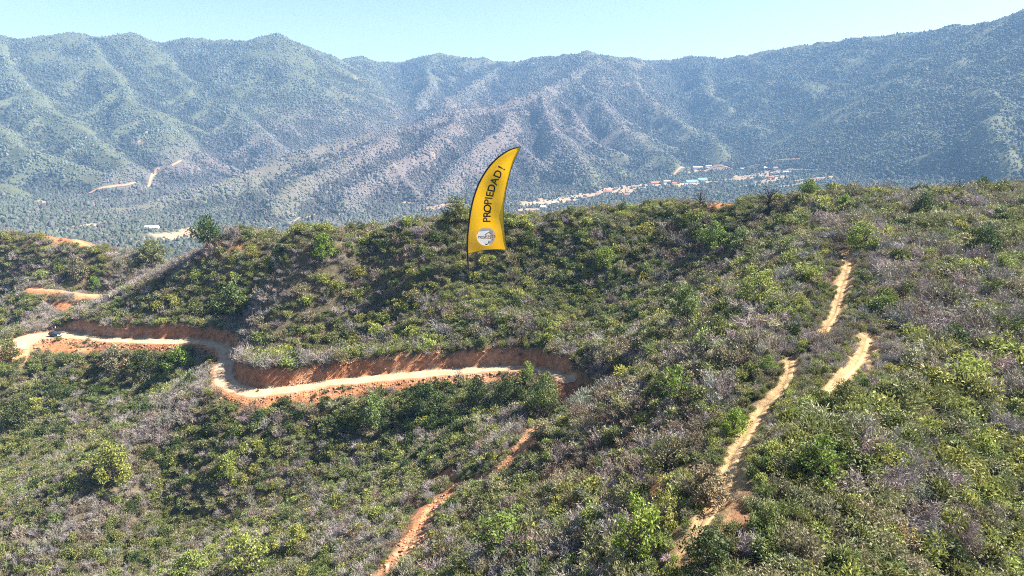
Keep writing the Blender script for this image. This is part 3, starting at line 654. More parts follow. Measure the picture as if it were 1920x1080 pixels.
# ---------------------------------------------------------------- single trees and shrubs that stand out
def tube(pts, rad, n=6):
    """tapered tube through points -> verts, quads"""
    pts = np.asarray(pts, float); V = []; Qf = []
    for i, p in enumerate(pts):
        d = unit((pts[min(i + 1, len(pts) - 1)] - pts[max(i - 1, 0)])[None])[0]; ref = np.array([1, 0, 0]) if abs(d[0]) < .8 else np.array([0, 1, 0]); a = unit(np.cross(d, ref)[None])[0]; b = np.cross(d, a)
        for k in range(n): V.append(p + rad[i] * (a * math.cos(2 * math.pi * k / n) + b * math.sin(2 * math.pi * k / n)))
    for i in range(len(pts) - 1):
        for k in range(n): Qf.append((i * n + k, i * n + (k + 1) % n, (i + 1) * n + (k + 1) % n, (i + 1) * n + k))
    return np.array(V), np.array(Qf)
_tree_cache = {}
def tree_meshes(var, mt, shape):
    """unit tree: height 1, crown about 1 wide. shape: 'tree' bare lower trunk, 'bush' leafy to the ground, 'open' thin see-through crown, 'dead'"""
    key = (var, mt, shape)
    if key in _tree_cache: return _tree_cache[key]
    rng = np.random.default_rng(700 + var * 7 + len(shape)); parts = []
    lo = {'tree': .34, 'bush': .12, 'open': .22, 'dead': .3}[shape]; th_ = {'tree': .3, 'bush': .14, 'open': .25, 'dead': .4}[shape]
    parts.append(tube([(0, 0, -.04), (.01, .01, th_ * .5), (rng.normal(0, .03), rng.normal(0, .03), th_), (rng.normal(0, .05), rng.normal(0, .05), th_ + .3)], [.035, .027, .022, .008]))
    nb = 16 if shape != 'dead' else 26; tips = []
    for i in range(nb):
        az = i * 2.4 + rng.uniform(-.4, .4); t = (i + .5) / nb; zb = th_ * rng.uniform(.4, 1.0) + .22 * t; out = np.array([math.cos(az), math.sin(az), 0]); reach = .44 * math.sin(math.pi * (.22 + .72 * t)) * rng.uniform(.65, 1.1); zt = lo + (.94 - lo) * t * rng.uniform(.85, 1.05)
        tip = out * reach + np.array([0, 0, max(zt, zb + .02)]); mid = out * reach * .45 + np.array([0, 0, zb + (zt - zb) * .35])
        parts.append(tube([(0, 0, zb), mid, tip], [.013, .009, .004], 4)); tips.append((mid, tip))
        if shape in ('dead', 'open'):
            for j in range(5):
                p = mid + (tip - mid) * rng.uniform(0, 1); parts.append(tube([p, p + unit((out + rng.normal(size=3) * .8 + np.array([0, 0, .4]))[None])[0] * rng.uniform(.08, .18)], [.005, .002], 3))
    V = []; Qf = []; o = 0
    for v, q in parts: V.append(v); Qf.append(q + o); o += len(v)
    trunk = npmesh('trunk', np.vstack(V), np.vstack(Qf), True); trunk.materials.append(M['deadwood' if shape == 'dead' else 'bark'])
    n_l = {'tree': 2100, 'bush': 2400, 'open': 1100, 'dead': 120}[shape]
    c = np.array([t[1] for t in tips] + [t[0] + (t[1] - t[0]) * .5 for t in tips] + [(0, 0, .86)]); r = rng.uniform(.09, .17, len(c)) * (.75 if shape == 'open' else 1.0)
    k = rng.integers(0, len(c), n_l); d = unit(rng.normal(size=(n_l, 3)) + np.array([0, 0, .3])); P = c[k] + d * (r[k] * rng.uniform(.35, 1.08, n_l))[:, None]; P[:, 2] = np.clip(P[:, 2], .02, 1.02)
    L = .058 if shape != 'dead' else .03
    v, q = leaves(P, d * .6 + rng.normal(size=(n_l, 3)) * .7, rng.uniform(.6, 1.35, n_l) * L, rng.uniform(.6, 1.3, n_l) * L * .62, rng)
    shade_bias = rng.uniform(-.18, .18, len(c))[k]
    me = npmesh('crown', v, q); a = me.attributes.new('shade', 'FLOAT', 'POINT'); a.data.foreach_set('value', np.repeat(np.clip(rng.uniform(.2, .75, n_l) + shade_bias, 0, 1), 4).astype(np.float32)); me.materials.append(M[mt])
    _tree_cache[key] = (trunk, me); return trunk, me
THINGS = []                                       # (x, y, radius) of plants placed singly, so that the cover keeps clear
def place_plant(name, u, v, wpx, hpx, mt, shape, label, cat, group=None, var=None, tint=None, part=('trunk', 'crown')):
    p = hit(u, v, 25, 460)
    if p is None: print('no ground under', u, v, label); return None
    D = project(p[0], p[1], p[2])[2]; w = wpx * D / F; h = hpx * D / F / .95
    var = len(THINGS) % 5 if var is None else var
    tm, cm = tree_meshes(var, mt, shape)
    o = empty(name, (p[0], p[1], p[2] + CAM_Z - .02), label, cat, group, rz=RNG.uniform(0, 6.28), scale=(w, w, h))
    t = link(part[0], tm, parent=o); c = link(part[1], cm, parent=o); tt = tint or (1.0, 1.0, 1.0); c['tint'] = tt
    if shape == 'dead': c['kind'] = 'stuff'
    t['tint'] = (1.0, 1.0, 1.0)
    THINGS.append((p[0], p[1], .5 * w)); return o
G1 = 'green trees standing out of the scrub'
for a in [
 (392,474,62,66,'dark','tree','dark green rounded tree on the skyline above the left slope'),
 (605,490,58,48,'bright','bush','bright green bushy tree near the hilltop, left of the yellow flag'),
 (857,418,56,46,'green','bush','green tree on the skyline just left of the yellow flag'),
 (660,440,30,24,'green','bush','small green tree on the hilltop between the bright bush and the flag'),
 (1132,508,52,44,'bright','bush','light green tree on the hillside right of the yellow flag'),
 (1340,470,62,52,'bright','bush','fresh green tree on the shoulder above the dark gully'),
 (1385,476,64,50,'green','bush','mid green tree touching the fresh green one above the gully'),
 (1425,578,92,70,'yellow','open','spreading yellow green tree left of the upper footpath'),
 (1283,612,62,78,'green','bush','tall mid green tree at the edge of the gully below the shoulder'),
 (1345,640,50,50,'green','bush','round green tree between the gully and the upper footpath'),
 (1517,374,44,36,'bright','tree','small bright green tree alone on the skyline at right'),
 (1583,392,34,26,'bright','bush','low bright bush on the skyline next to the lone green tree'),
 (1612,470,66,52,'bright','bush','round bright green tree at the upper end of the footpath'),
 (1480,478,40,34,'green','bush','small leafy tree left of the round one at the head of the footpath'),
 (1730,412,52,48,'dark','bush','dark green tree near the skyline on the right ridge'),
 (1800,385,40,26,'green','bush','low green bush on the right skyline between two dark trees'),
 (1842,362,26,30,'dark','tree','small dark tree right on the skyline near the right edge'),
 (1845,490,62,66,'dark','bush','tall dark green shrub tree on the far right slope'),
 (1880,512,44,36,'yellow','bush','yellow green bush in front of the tall dark shrub tree'),
 (1265,765,66,84,'bright','open','bright green young tree in the middle of the near slope'),
 (1440,702,40,36,'bright','bush','small bright bush left of the long footpath'),
 (1374,820,62,58,'bright','bush','leafy green bush touching the long footpath on its left'),
 (1580,785,66,74,'green','bush','tall green bush standing right of the long footpath'),
 (1655,745,36,28,'green','bush','small green bush right of the tall one by the footpath'),
 (1530,902,92,92,'bright','open','large loose bright green shrub on the near ridge'),
 (1325,1085,100,95,'dark','bush','large dark green bush at the bottom edge by the footpath'),
 (1195,1060,120,140,'bright','open','largest bright green tree at the bottom, left of the footpath'),
 (1245,1000,70,90,'yellow','open','yellow green tree behind the largest bright tree at the bottom'),
 (940,1045,122,92,'bright','open','wide light green bush at the bottom beside the eroded path'),
 (216,912,78,82,'yellow','bush','round yellow green tree alone on the lower left slope'),
 (1020,775,54,76,'green','bush','upright green tree just below the end of the dirt road'),
 (990,715,34,38,'bright','bush','small green tree at the outer edge of the dirt road end'),
 (442,594,72,60,'green','bush','dull green tree in the fold above the road bend'),
 (180,543,24,24,'bright','bush','small bright bush below the track at far left'),
 (150,528,40,44,'olive','bush','grey green tree beside the track cut at far left'),
 (285,492,60,40,'green','bush','low spreading green tree behind the crest at left'),
 (215,694,62,46,'olive','bush','broad grey green tree below the parked car'),
 (342,702,58,50,'bright','bush','bright green tree below the road, left of its bend'),
 (272,706,56,48,'dark','bush','dark green tree below the road between two paler ones'),
 (22,676,40,40,'green','bush','green tree at the left edge under the turning place'),
 (895,775,56,66,'dark','bush','dark tree below the road, under its pale outer bank'),
 (800,782,66,66,'dark','bush','dark bushy tree in the lush patch under the road'),
 (700,800,60,60,'green','bush','green tree at the left of the lush patch under the road'),
 (950,760,50,60,'dark','bush','dark tree next to the upright green one below the road end'),
 (470,1075,90,80,'yellow','open','pale yellow green tree at the bottom left edge'),
 (360,1080,70,50,'yellow','bush','low yellow green bush at the bottom left edge'),
 (560,1030,60,50,'yellow','bush','yellow green bush right of the pale tree at bottom left'),
 (430,895,60,44,'yellow','bush','small yellow green bush on the grey spur at lower left'),
 (1500,590,40,34,'yellow','bush','small yellow bush on the near side of the upper footpath'),
 (1150,690,50,56,'olive','open','thin olive tree at the right of the road end'),
 (1215,730,46,50,'olive','open','thin grey green tree left of the bright young tree'),
 (1440,1000,70,56,'green','bush','green bush right of the lower end of the footpath'),
 (1700,560,46,34,'green','bush','small green bush in the grey scrub of the right ridge'),
 (1322,948,96,80,'olive','bush','broad olive bush covering the footpath near its lower end'),
 (1022,830,74,42,'olive','bush','low brownish olive mound beside the eroded path'),
 (40,800,60,52,'dark','bush','dark tree at the left edge below the turning place'),
]:
    place_plant('tree' if a[3] > 45 else 'bush', *a[:6], a[6], 'tree' if 'tree' in a[6] and a[3] > 45 else 'bush', G1, tint=tuple(float(t) for t in np.clip(RNG.normal(1, .06, 3), .85, 1.15)))
G2 = 'bare dead trees'
for a in [
 (1440,402,84,56,'brown','dead','wide bare dead tree standing on the right skyline'),
 (1312,392,36,40,'brown','dead','narrow bare dead tree on the skyline left of the wide one'),
 (1250,905,90,86,'dry','dead','bare dark tree with a straight trunk on the near slope'),
 (1110,690,40,48,'dry','dead','small bare grey tree beside the gully at the road end'),
 (860,730,24,44,'brown','dead','thin bare sapling at the outer edge of the dirt road'),
 (1795,372,36,40,'brown','dead','bare dark tree on the skyline at far right'),
]:
    place_plant('dead_tree', *a[:6], a[6], 'dead tree', G2, part=('trunk', 'twigs'))
G3 = 'small weeds on the dirt road'
for a in [
 (110,639,14,8,'green','bush','small green weed on the road in front of the car'),
 (165,640,12,6,'olive','bush','low olive weed on the road right of the car'),
 (592,744,9,8,'green','bush','small green weed on the outer side of the road bend'),
 (484,735,6,5,'green','bush','tiny green weed in the middle of the road bend'),
 (643,728,8,6,'olive','bush','tiny olive weed on the road right of the bend'),
]:
    place_plant('weed', *a[:6], a[6], 'weed', G3, part=('stem', 'leaves'))

# the shrubs of the cover that show largest in the photograph are things of their own
COVER_KEEP = np.ones(len(cx), bool)
_ff = hit(877, 519, 25, 420)
for tx, ty, tr in THINGS + [(_ff[0], _ff[1] - 2, 5.0)]: COVER_KEEP &= np.hypot(cx - tx, cy_ - ty) > tr * .3 + .15 * rad
inview = (cU > 20) & (cU < 1900) & (cV < 1110) & COVER_KEEP & (kind != 'straw')
size = np.where(inview, rad / cD, 0); top = np.argsort(-size)[:260]
MARKS = [((1265, 740), 'bright young tree on the slope', 1), ((1375, 800), 'bush touching the footpath', 1), ((1580, 755), 'tall green bush right of the footpath', 1), ((1530, 865), 'large loose bright shrub', 1), ((1325, 1050), 'large dark bush at the bottom', 1),
         ((1195, 1000), 'largest bright tree at the bottom', 1), ((940, 1010), 'wide light bush at the bottom', 1), ((1440, 980), 'green bush beside the lower footpath', 1), ((1250, 880), 'bare dark tree on the slope', 1), ((1322, 915), 'broad olive bush over the footpath', 1), ((1440, 690), 'small bright bush by the footpath', 1),
         ((470, 1040), 'pale tree at bottom left', 1), ((1655, 735), 'small bush by the short path', 1), ((760, 1000), 'beside the eroded path at the bottom', 0), ((1890, 1040), 'in the lower right corner', 0), ((1880, 880), 'on the lower right slope by the picture edge', 0), ((1880, 720), 'half way up the right picture edge', 0),
         ((1700, 1050), 'at the bottom edge on the right', 0), ((1700, 900), 'in the middle of the near right slope', 0), ((1560, 1030), 'at the bottom edge right of the footpath', 0), ((1050, 900), 'on the bare ground of the near slope', 0), ((620, 1040), 'at the bottom edge on the left', 0), ((1060, 1060), 'at the bottom edge near the centre', 0), ((1750, 780), 'on the open right slope', 0)]
def where(u, v):
    (mu, mv), al, ob = min(MARKS, key=lambda t: (t[0][0] - u) ** 2 + (t[0][1] - v) ** 2); du, dv = u - mu, v - mv
    if not ob: return al
    if abs(du) > abs(dv): return ('left of the ' if du < 0 else 'right of the ') + al
    return 'in front of the ' + al if dv > 0 else 'behind the ' + al
GSHORT = {'green': 'leafy green shrub', 'dark': 'dark green shrub', 'olive': 'olive twiggy shrub', 'yellow': 'yellow green shrub', 'reed': 'green reedy clump', 'reedy': 'pale reedy clump', 'dry': 'grey leafless shrub', 'drya': 'grey cane clump', 'brown': 'brown twiggy shrub'}
def sized(r): return 'big ' if r > 1.9 else ('' if r > 1.25 else 'small ')
for i in top:
    COVER_KEEP[i] = False; lab = sized(rad[i]) + GSHORT[kind[i]] + ' ' + where(cU[i], cV[i])
    nm = {'reed': 'reed_clump', 'reedy': 'reed_clump', 'drya': 'cane_clump'}.get(kind[i], 'shrub')
    o = link(nm, PROT[pick[i]]); o.location = (cx[i], cy_[i], cz[i] + CAM_Z - .06 * rad[i]); o.rotation_euler = (0, 0, RNG.uniform(0, 6.28)); o.scale = tuple(S[i])
    o['label'] = lab; o['category'] = 'shrub'; o['group'] = GSHORT[kind[i]] + 's on the near slopes'; o['tint'] = tuple(float(t) for t in TI[i])

# alike shrubs at the same spot: told apart by their order from left to right
_by = {}
for o in [o for o in COL.objects if o.get('category') == 'shrub']: _by.setdefault(o['label'], []).append(o)
def _u(o): return float(project(o.location[0], o.location[1], o.location[2] - CAM_Z)[0])
for lab, os_ in _by.items():
    if len(os_) < 2: continue
    os_.sort(key=_u); n = len(os_)
    for k, o in enumerate(os_):
        o['label'] = lab + ', ' + ('leftmost' if k == 0 else 'rightmost' if k == n - 1 else 'middle one' if n == 3 else ['second', 'third', 'fourth', 'fifth', 'sixth', 'seventh', 'eighth', 'ninth', 'tenth'][min(k - 1, 8)] + ' from left')

# ---------------------------------------------------------------- feather flag on the hill
M['flag_yellow'] = plain('flag_cloth', (.93, .50, .004), .75, .2, var=.03, scale=.3)
def cloth(m, c):
    nt = M[m].node_tree; tr = N(nt, 'ShaderNodeBsdfTranslucent'); tr.inputs[0].default_value = c; mx = N(nt, 'ShaderNodeMixShader'); mx.inputs[0].default_value = .6
    nt.links.new(nt.nodes['Principled BSDF'].outputs[0], mx.inputs[1]); nt.links.new(tr.outputs[0], mx.inputs[2]); nt.links.new(mx.outputs[0], nt.nodes['Material Output'].inputs[0])
cloth('flag_yellow', (1.0, .53, .003, 1))
M['black'] = plain('black_pole', (.008, .008, .009), .5, .3)
M['print_black'] = plain('black_print', (.012, .01, .006), .8, .1); M['print_brown'] = plain('brown_print', (.17, .10, .006), .8, .1); M['print_mid'] = plain('dark_brown_print', (.07, .04, .004), .8, .1)
M['logo_white'] = plain('white_print', (.80, .81, .83), .7, .2, var=.05, scale=.6); cloth('logo_white', (.95, .95, .95, 1)); M['logo_orange'] = plain('orange_print', (.80, .27, .01), .7, .2); M['logo_black'] = plain('logo_black', (.02, .02, .02), .7, .2)
foot = hit(877, 519, 25, 420); FD = project(*foot)[2]; FY = foot[1]
def fp(zx, zy, dy=0.0):                           # point of the flag's upright plane; argument in units of the enlarged photograph (3.856 per pixel)
    d = ray(820 + zx / 3.856, 260 + zy / 3.856); p = d * (FY / d[1]); return np.array([p[0] - foot[0], dy, p[2] - foot[2]])
flag = empty('feather_flag', (foot[0], foot[1], foot[2] + CAM_Z), 'tall yellow feather flag with black lettering on a curved black pole', 'flag')
pole_px = [(228, 1000), (224, 930), (219, 860), (217, 780), (219, 700), (227, 620), (238, 540), (252, 468), (273, 395), (300, 325), (338, 255), (385, 190), (440, 135), (505, 90), (560, 68), (604, 57)]
pole = catmull(np.array([fp(a, b) for a, b in pole_px]), .6); pole = np.vstack([pole[:1] + np.array([0, 0, -1.0]), pole])
pm = FD / F / 3.856                               # metres per enlarged pixel
rads = np.interp(np.linspace(0, 1, len(pole)), [0, .3, .7, 1], [5 * pm, 6.5 * pm, 6 * pm, 3 * pm]); v_, q_ = tube(pole, rads, 10); link('pole', npmesh('pole', v_, q_, True), M['black'], flag)
left = catmull(np.array([fp(a, b) for a, b in [(225, 832)] + pole_px[3:]]), .25); right = catmull(np.array([fp(a, b) for a, b in [(508, 805), (496, 750), (487, 680), (481, 600), (480, 520), (485, 450), (495, 390), (506, 330), (520, 270), (537, 210), (560, 150), (582, 105), (604, 60)]]), .25)
def resample(P, n):
    L = np.r_[0, np.cumsum(np.linalg.norm(np.diff(P, axis=0), axis=1))]; t = np.linspace(0, L[-1], n); return np.stack([np.interp(t, L, P[:, k]) for k in range(3)], 1)
NV, NU = 70, 20; Lf = resample(left, NV); Rt = resample(right, NV); s_ = np.linspace(0, 1, NU)[None, :, None]
SG = Lf[:, None] * (1 - s_) + Rt[:, None] * s_; tt = np.linspace(0, 1, NV)[:, None]
sag = np.exp(-tt / .06) * np.sin(np.pi * s_[..., 0]) * 14 * pm; SG[..., 2] += sag                     # bowed lower hem
def ripple(s, t): return .22 * np.sin(np.pi * s) * np.sin(9 * t + 2.2 * s) + .06 * np.sin(np.pi * s) * np.sin(23 * t - 3 * s)
SG[..., 1] += ripple(s_[..., 0] + 0 * tt, tt + 0 * s_[..., 0])
kk = np.arange(NV * NU).reshape(NV, NU); qf = np.stack([kk[:-1, :-1], kk[:-1, 1:], kk[1:, 1:], kk[1:, :-1]], -1).reshape(-1, 4)
Vf = SG.reshape(-1, 3); Vb = Vf + np.array([0, .06, 0]); nb_ = len(Vf); rim = np.concatenate([kk[0], kk[1:, -1], kk[-1, ::-1][1:], kk[::-1, 0][1:-1]]); rq = np.stack([rim, np.roll(rim, -1), np.roll(rim, -1) + nb_, rim + nb_], -1)[:, ::-1]
_lc = fp(353, 706); _qc = Vf[qf].mean(1); qf = qf[np.hypot(_qc[:, 0] - _lc[0], _qc[:, 2] - _lc[2]) > 58 * pm]    # the emblem is let into the cloth
link('sail', npmesh('sail', Vf, qf, True), M['flag_yellow'], flag)
for nm, ed in (('side_hem', SG[:, -1]), ('bottom_hem', SG[0])):
    v_, q_ = tube(ed + np.array([0, .03, 0]), np.full(len(ed), 2.0 * pm), 6); link(nm, npmesh(nm, v_, q_, True), M['black'], flag)
def sail_y(p):                                    # cloth depth at a point of the plane
    j = int(np.argmin(((SG[..., 0] - p[0]) ** 2 + (SG[..., 2] - p[2]) ** 2).ravel())); return SG.reshape(-1, 3)[j, 1]
_txt = []
def text_obj(ch, bold=.012, shear=0.0):
    c = bpy.data.curves.new('letter', 'FONT'); c.body = ch; c.align_x = 'CENTER'; c.align_y = 'CENTER'; c.extrude = .01; c.offset = bold; c.shear = shear; c.resolution_u = 3
    o = bpy.data.objects.new('letter_source', c); COL.objects.link(o); _txt.append(o); return o
LET = [('P', 360, 587, 90, 'print_brown'), ('R', 362, 547, 90, 'print_mid'), ('O', 365, 503, 90, 'print_black'), ('P', 369, 458, 88, 'print_brown'), ('I', 375, 430, 84, 'print_brown'), ('E', 383, 402, 82, 'print_mid'), ('D', 395, 357, 78, 'print_black'), ('A', 415, 308, 72, 'print_mid'), ('D', 440, 257, 68, 'print_mid'), ('!', 466, 214, 62, 'print_mid')]
srcs = [text_obj(l[0], .02) for l in LET]; LOGO = [(c, 'logo_black', 297 + i * 15.5, 713, 17, .35) for i, c in enumerate('PROP')] + [(c, 'logo_orange', 362 + i * 13, 706, 19, 0.0) for i, c in enumerate('CHILE')]
lsrc = [text_obj(l[0], .03, l[5]) for l in LOGO]
bpy.context.view_layer.update(); dg = bpy.context.evaluated_depsgraph_get()
def text_mesh(o): return bpy.data.meshes.new_from_object(o.evaluated_get(dg))
def stamp(me, zx, zy, size, rot, dy, m, parent, wide=1.0):
    p = fp(zx, zy); c, s = math.cos(R(rot)), math.sin(R(rot)); co = np.array([v.co[:] for v in me.vertices]); w = co * size * pm * 1.38
    w[:, 0] *= wide; x = w[:, 0] * c - w[:, 1] * s; z = w[:, 0] * s + w[:, 1] * c
    out = np.stack([p[0] + x, np.zeros(len(x)), p[2] + z], 1); yy = min(sail_y(q) for q in (out if len(out) < 60 else out[::3])); out[:, 1] = yy - dy - w[:, 2] * .3
    me.vertices.foreach_set('co', out.astype(np.float32).ravel()); me.update(); me.materials.clear(); return link('letter', me, M[m], parent)
for l, o in zip(LET, srcs): stamp(text_mesh(o), l[1], l[2], 54, l[3], .07, l[4], flag)
bm = bmesh.new(); bmesh.ops.create_circle(bm, cap_ends=True, segments=40, radius=68 * pm); bmesh.ops.rotate(bm, matrix=Matrix.Rotation(math.pi / 2, 3, 'X'), verts=bm.verts)
lc = fp(353, 706); ly = SG.reshape(-1, 3)[((SG[..., 0] - lc[0]) ** 2 + (SG[..., 2] - lc[2]) ** 2).ravel() < (75 * pm) ** 2, 1].min() - .03
bmesh.ops.translate(bm, vec=(lc[0], ly, lc[2]), verts=bm.verts); bmesh.ops.recalc_face_normals(bm, faces=bm.faces); me = bpy.data.meshes.new('emblem'); bm.to_mesh(me); bm.free()
emb = link('emblem', me, M['logo_white'], flag)
_sy = sail_y
def sail_y(p): return ly - .02
for l, o in zip(LOGO, lsrc): stamp(text_mesh(o), l[2], l[3], l[4], 0, .07, l[1], emb, wide=.95)
def flatpoly(name, loops, m, parent):
    V = []; Fs = []
    for lp in loops:
        n = len(lp); o = len(V); V += [fp(a, b) + np.array([0, ly - .1, 0]) for a, b in lp] + [fp(a, b) + np.array([0, ly - .06, 0]) for a, b in lp]
        Fs.append(tuple(range(o, o + n))); Fs.append(tuple(range(o + 2 * n - 1, o + n - 1, -1))); Fs += [(o + i, o + n + i, o + n + (i + 1) % n, o + (i + 1) % n) for i in range(n)]
    me = pydata(name, V, Fs, False); bm = bmesh.new(); bm.from_mesh(me); bmesh.ops.recalc_face_normals(bm, faces=bm.faces); bm.to_mesh(me); bm.free(); return link(name, me, M[m], parent)
flatpoly('house_outline', [[(338, 696), (366, 676), (374, 676), (381, 681), (381, 677), (387, 677), (387, 686), (393, 692), (388, 692), (370, 681), (352, 693), (352, 718), (348, 718), (348, 697)]], 'logo_orange', emb)
flatpoly('ground_swoosh', [[(296, 722), (350, 719), (385, 720), (404, 728), (398, 732), (380, 724), (350, 722)]], 'logo_orange', emb)
flatpoly('turning_arrow', [[(346, 753), (350, 762), (360, 761), (368, 752), (370, 742), (366, 739), (374, 737), (376, 748), (368, 762), (355, 770), (346, 766)]], 'logo_black', emb)
for o in _txt:
    cv = o.data; bpy.data.objects.remove(o); bpy.data.curves.remove(cv)

# ---------------------------------------------------------------- parked car
M['car_paint'] = plain('dark_blue_paint', (.018, .024, .04), .25, .6, .35, var=.1); M['glass'] = plain('car_glass', (.02, .028, .04), .08, .8, var=.05); M['tyre'] = plain('tyre_rubber', (.015, .015, .015), .85, .2)
M['rim'] = plain('wheel_metal', (.45, .46, .48), .35, .5, .7); M['lens'] = plain('head_lamp', (.75, .78, .8), .15, .8); M['tail'] = plain('tail_lamp', (.35, .01, .01), .3, .5); M['plate'] = plain('number_plate', (.7, .7, .68), .5, .3); M['trim'] = plain('black_trim', (.02, .02, .02), .7, .3)
def loft(name, secs, m, parent, smooth=True):
    n = len(secs[0]); V = [p for s in secs for p in s]; Fs = []
    for i in range(len(secs) - 1):
        for k in range(n): Fs.append((i * n + k, i * n + (k + 1) % n, (i + 1) * n + (k + 1) % n, (i + 1) * n + k))
    Fs.append(tuple(range(n - 1, -1, -1))); Fs.append(tuple(range((len(secs) - 1) * n, len(secs) * n)))
    me = pydata(name, V, Fs, smooth); bm = bmesh.new(); bm.from_mesh(me); bmesh.ops.recalc_face_normals(bm, faces=bm.faces); bm.to_mesh(me); bm.free()
    o = link(name, me, m, parent); return o
cp = hit(104, 631, 100, 420); car = empty('parked_car', (cp[0], cp[1], cp[2] + CAM_Z + .1), 'dark blue hatchback car parked on the pale turning place of the dirt road', 'car', rz=R(-24))
def sec(x, w, z0, z1, z2): return [(x, -w * .88, z0), (x, -w, z0 + .18), (x, -w, z1 - .1), (x, -w * .93, z1), (x, -w * .5, z2), (x, w * .5, z2), (x, w * .93, z1), (x, w, z1 - .1), (x, w, z0 + .18), (x, w * .88, z0)]
loft('body', [sec(-2.08, .70, .38, .78, .80), sec(-1.98, .83, .28, .88, .93), sec(-1.4, .88, .22, .92, .97), sec(0, .89, .20, .90, .95), sec(.85, .88, .20, .88, .95), sec(1.5, .86, .22, .80, .88), sec(1.95, .80, .26, .68, .74), sec(2.12, .66, .34, .58, .62)], M['car_paint'], car)
def cab(x, wb, wt, zb, zt): return [(x, -wb, zb), (x, -wt, zt), (x, -wt * .6, zt + .04), (x, wt * .6, zt + .04), (x, wt, zt), (x, wb, zb)]
loft('roof', [cab(-1.62, .62, .58, 1.36, 1.38), cab(-1.2, .64, .6, 1.42, 1.44), cab(-.3, .65, .61, 1.45, 1.47), cab(.25, .63, .59, 1.40, 1.42)], M['car_paint'], car)
def quadslab(name, pts, th, m, parent):
    a = np.array(pts, float); nrm = unit(np.cross(a[1] - a[0], a[3] - a[0])[None])[0] * th; V = list(a) + list(a + nrm)
    return link(name, pydata(name, V, [(0, 3, 2, 1), (4, 5, 6, 7), (0, 1, 5, 4), (1, 2, 6, 5), (2, 3, 7, 6), (3, 0, 4, 7)], False), m, parent)
loft('cabin', [[(-1.95, -.78, .88), (-1.66, -.60, 1.37), (-1.66, .60, 1.37), (-1.95, .78, .88)], [(1.0, -.80, .88), (.28, -.60, 1.41), (.28, .60, 1.41), (1.0, .80, .88)]], M['trim'], car, False)
quadslab('windscreen', [(.99, -.70, .95), (.99, .70, .95), (.36, .56, 1.40), (.36, -.56, 1.40)], .03, M['glass'], car)
quadslab('rear_window', [(-1.93, .68, .98), (-1.93, -.68, .98), (-1.69, -.56, 1.34), (-1.69, .56, 1.34)], .03, M['glass'], car)
for s in (-1, 1):
    for x0, x1, x2, x3 in ((-1.6, -.5, -.5, -1.45), (-.42, .72, .24, -.42)):
        P = [(x0, s * .782, .95), (x1, s * .785, .95), (x2, s * .625, 1.36), (x3, s * .625, 1.34)]
        quadslab('side_window', P if s < 0 else P[::-1], .02, M['glass'], car)
    quadslab('headlight', [(1.93, s * .48 - .15, .60), (1.93, s * .48 + .17, .60), (1.86, s * .48 + .2, .74), (1.86, s * .48 - .12, .75)], .16, M['lens'], car)
    quadslab('tail_light', [(-2.02, s * .66 + .12, .72), (-2.02, s * .66 - .12, .72), (-1.99, s * .66 - .1, .92), (-1.99, s * .66 + .1, .92)], .09, M['tail'], car)
    loft('mirror', [[(.62, s * .86, .95), (.62, s * 1.0, .95), (.62, s * 1.0, 1.08), (.62, s * .86, 1.06)], [(.74, s * .86, .97), (.72, s * .98, .97), (.72, s * .98, 1.05), (.74, s * .86, 1.04)]], M['car_paint'], car)
def ring(r, w, x, y, z, m, name, parent, inner=0.0):
    secs = [[(x + q * math.cos(t), y + e, z + q * math.sin(t)) for t in np.linspace(0, 2 * math.pi, 20, endpoint=False)] for q, e in ((r * .9, -w / 2), (r, -w * .35), (r, w * .35), (r * .9, w / 2))]
    return loft(name, secs, m, parent)
for sx in (-1.28, 1.32):
    for sy in (-.80, .80):
        wh = ring(.31, .2, sx, sy, .31, M['tyre'], 'wheel', car); ring(.2, .03, sx, sy + math.copysign(.105, sy), .31, M['rim'], 'rim', wh)
quadslab('number_plate', [(2.1, -.22, .44), (2.1, .22, .44), (2.1, .22, .55), (2.1, -.22, .55)], .03, M['plate'], car); quadslab('grille', [(2.03, -.4, .57), (2.03, .4, .57), (1.99, .36, .66), (1.99, -.36, .66)], .06, M['trim'], car)

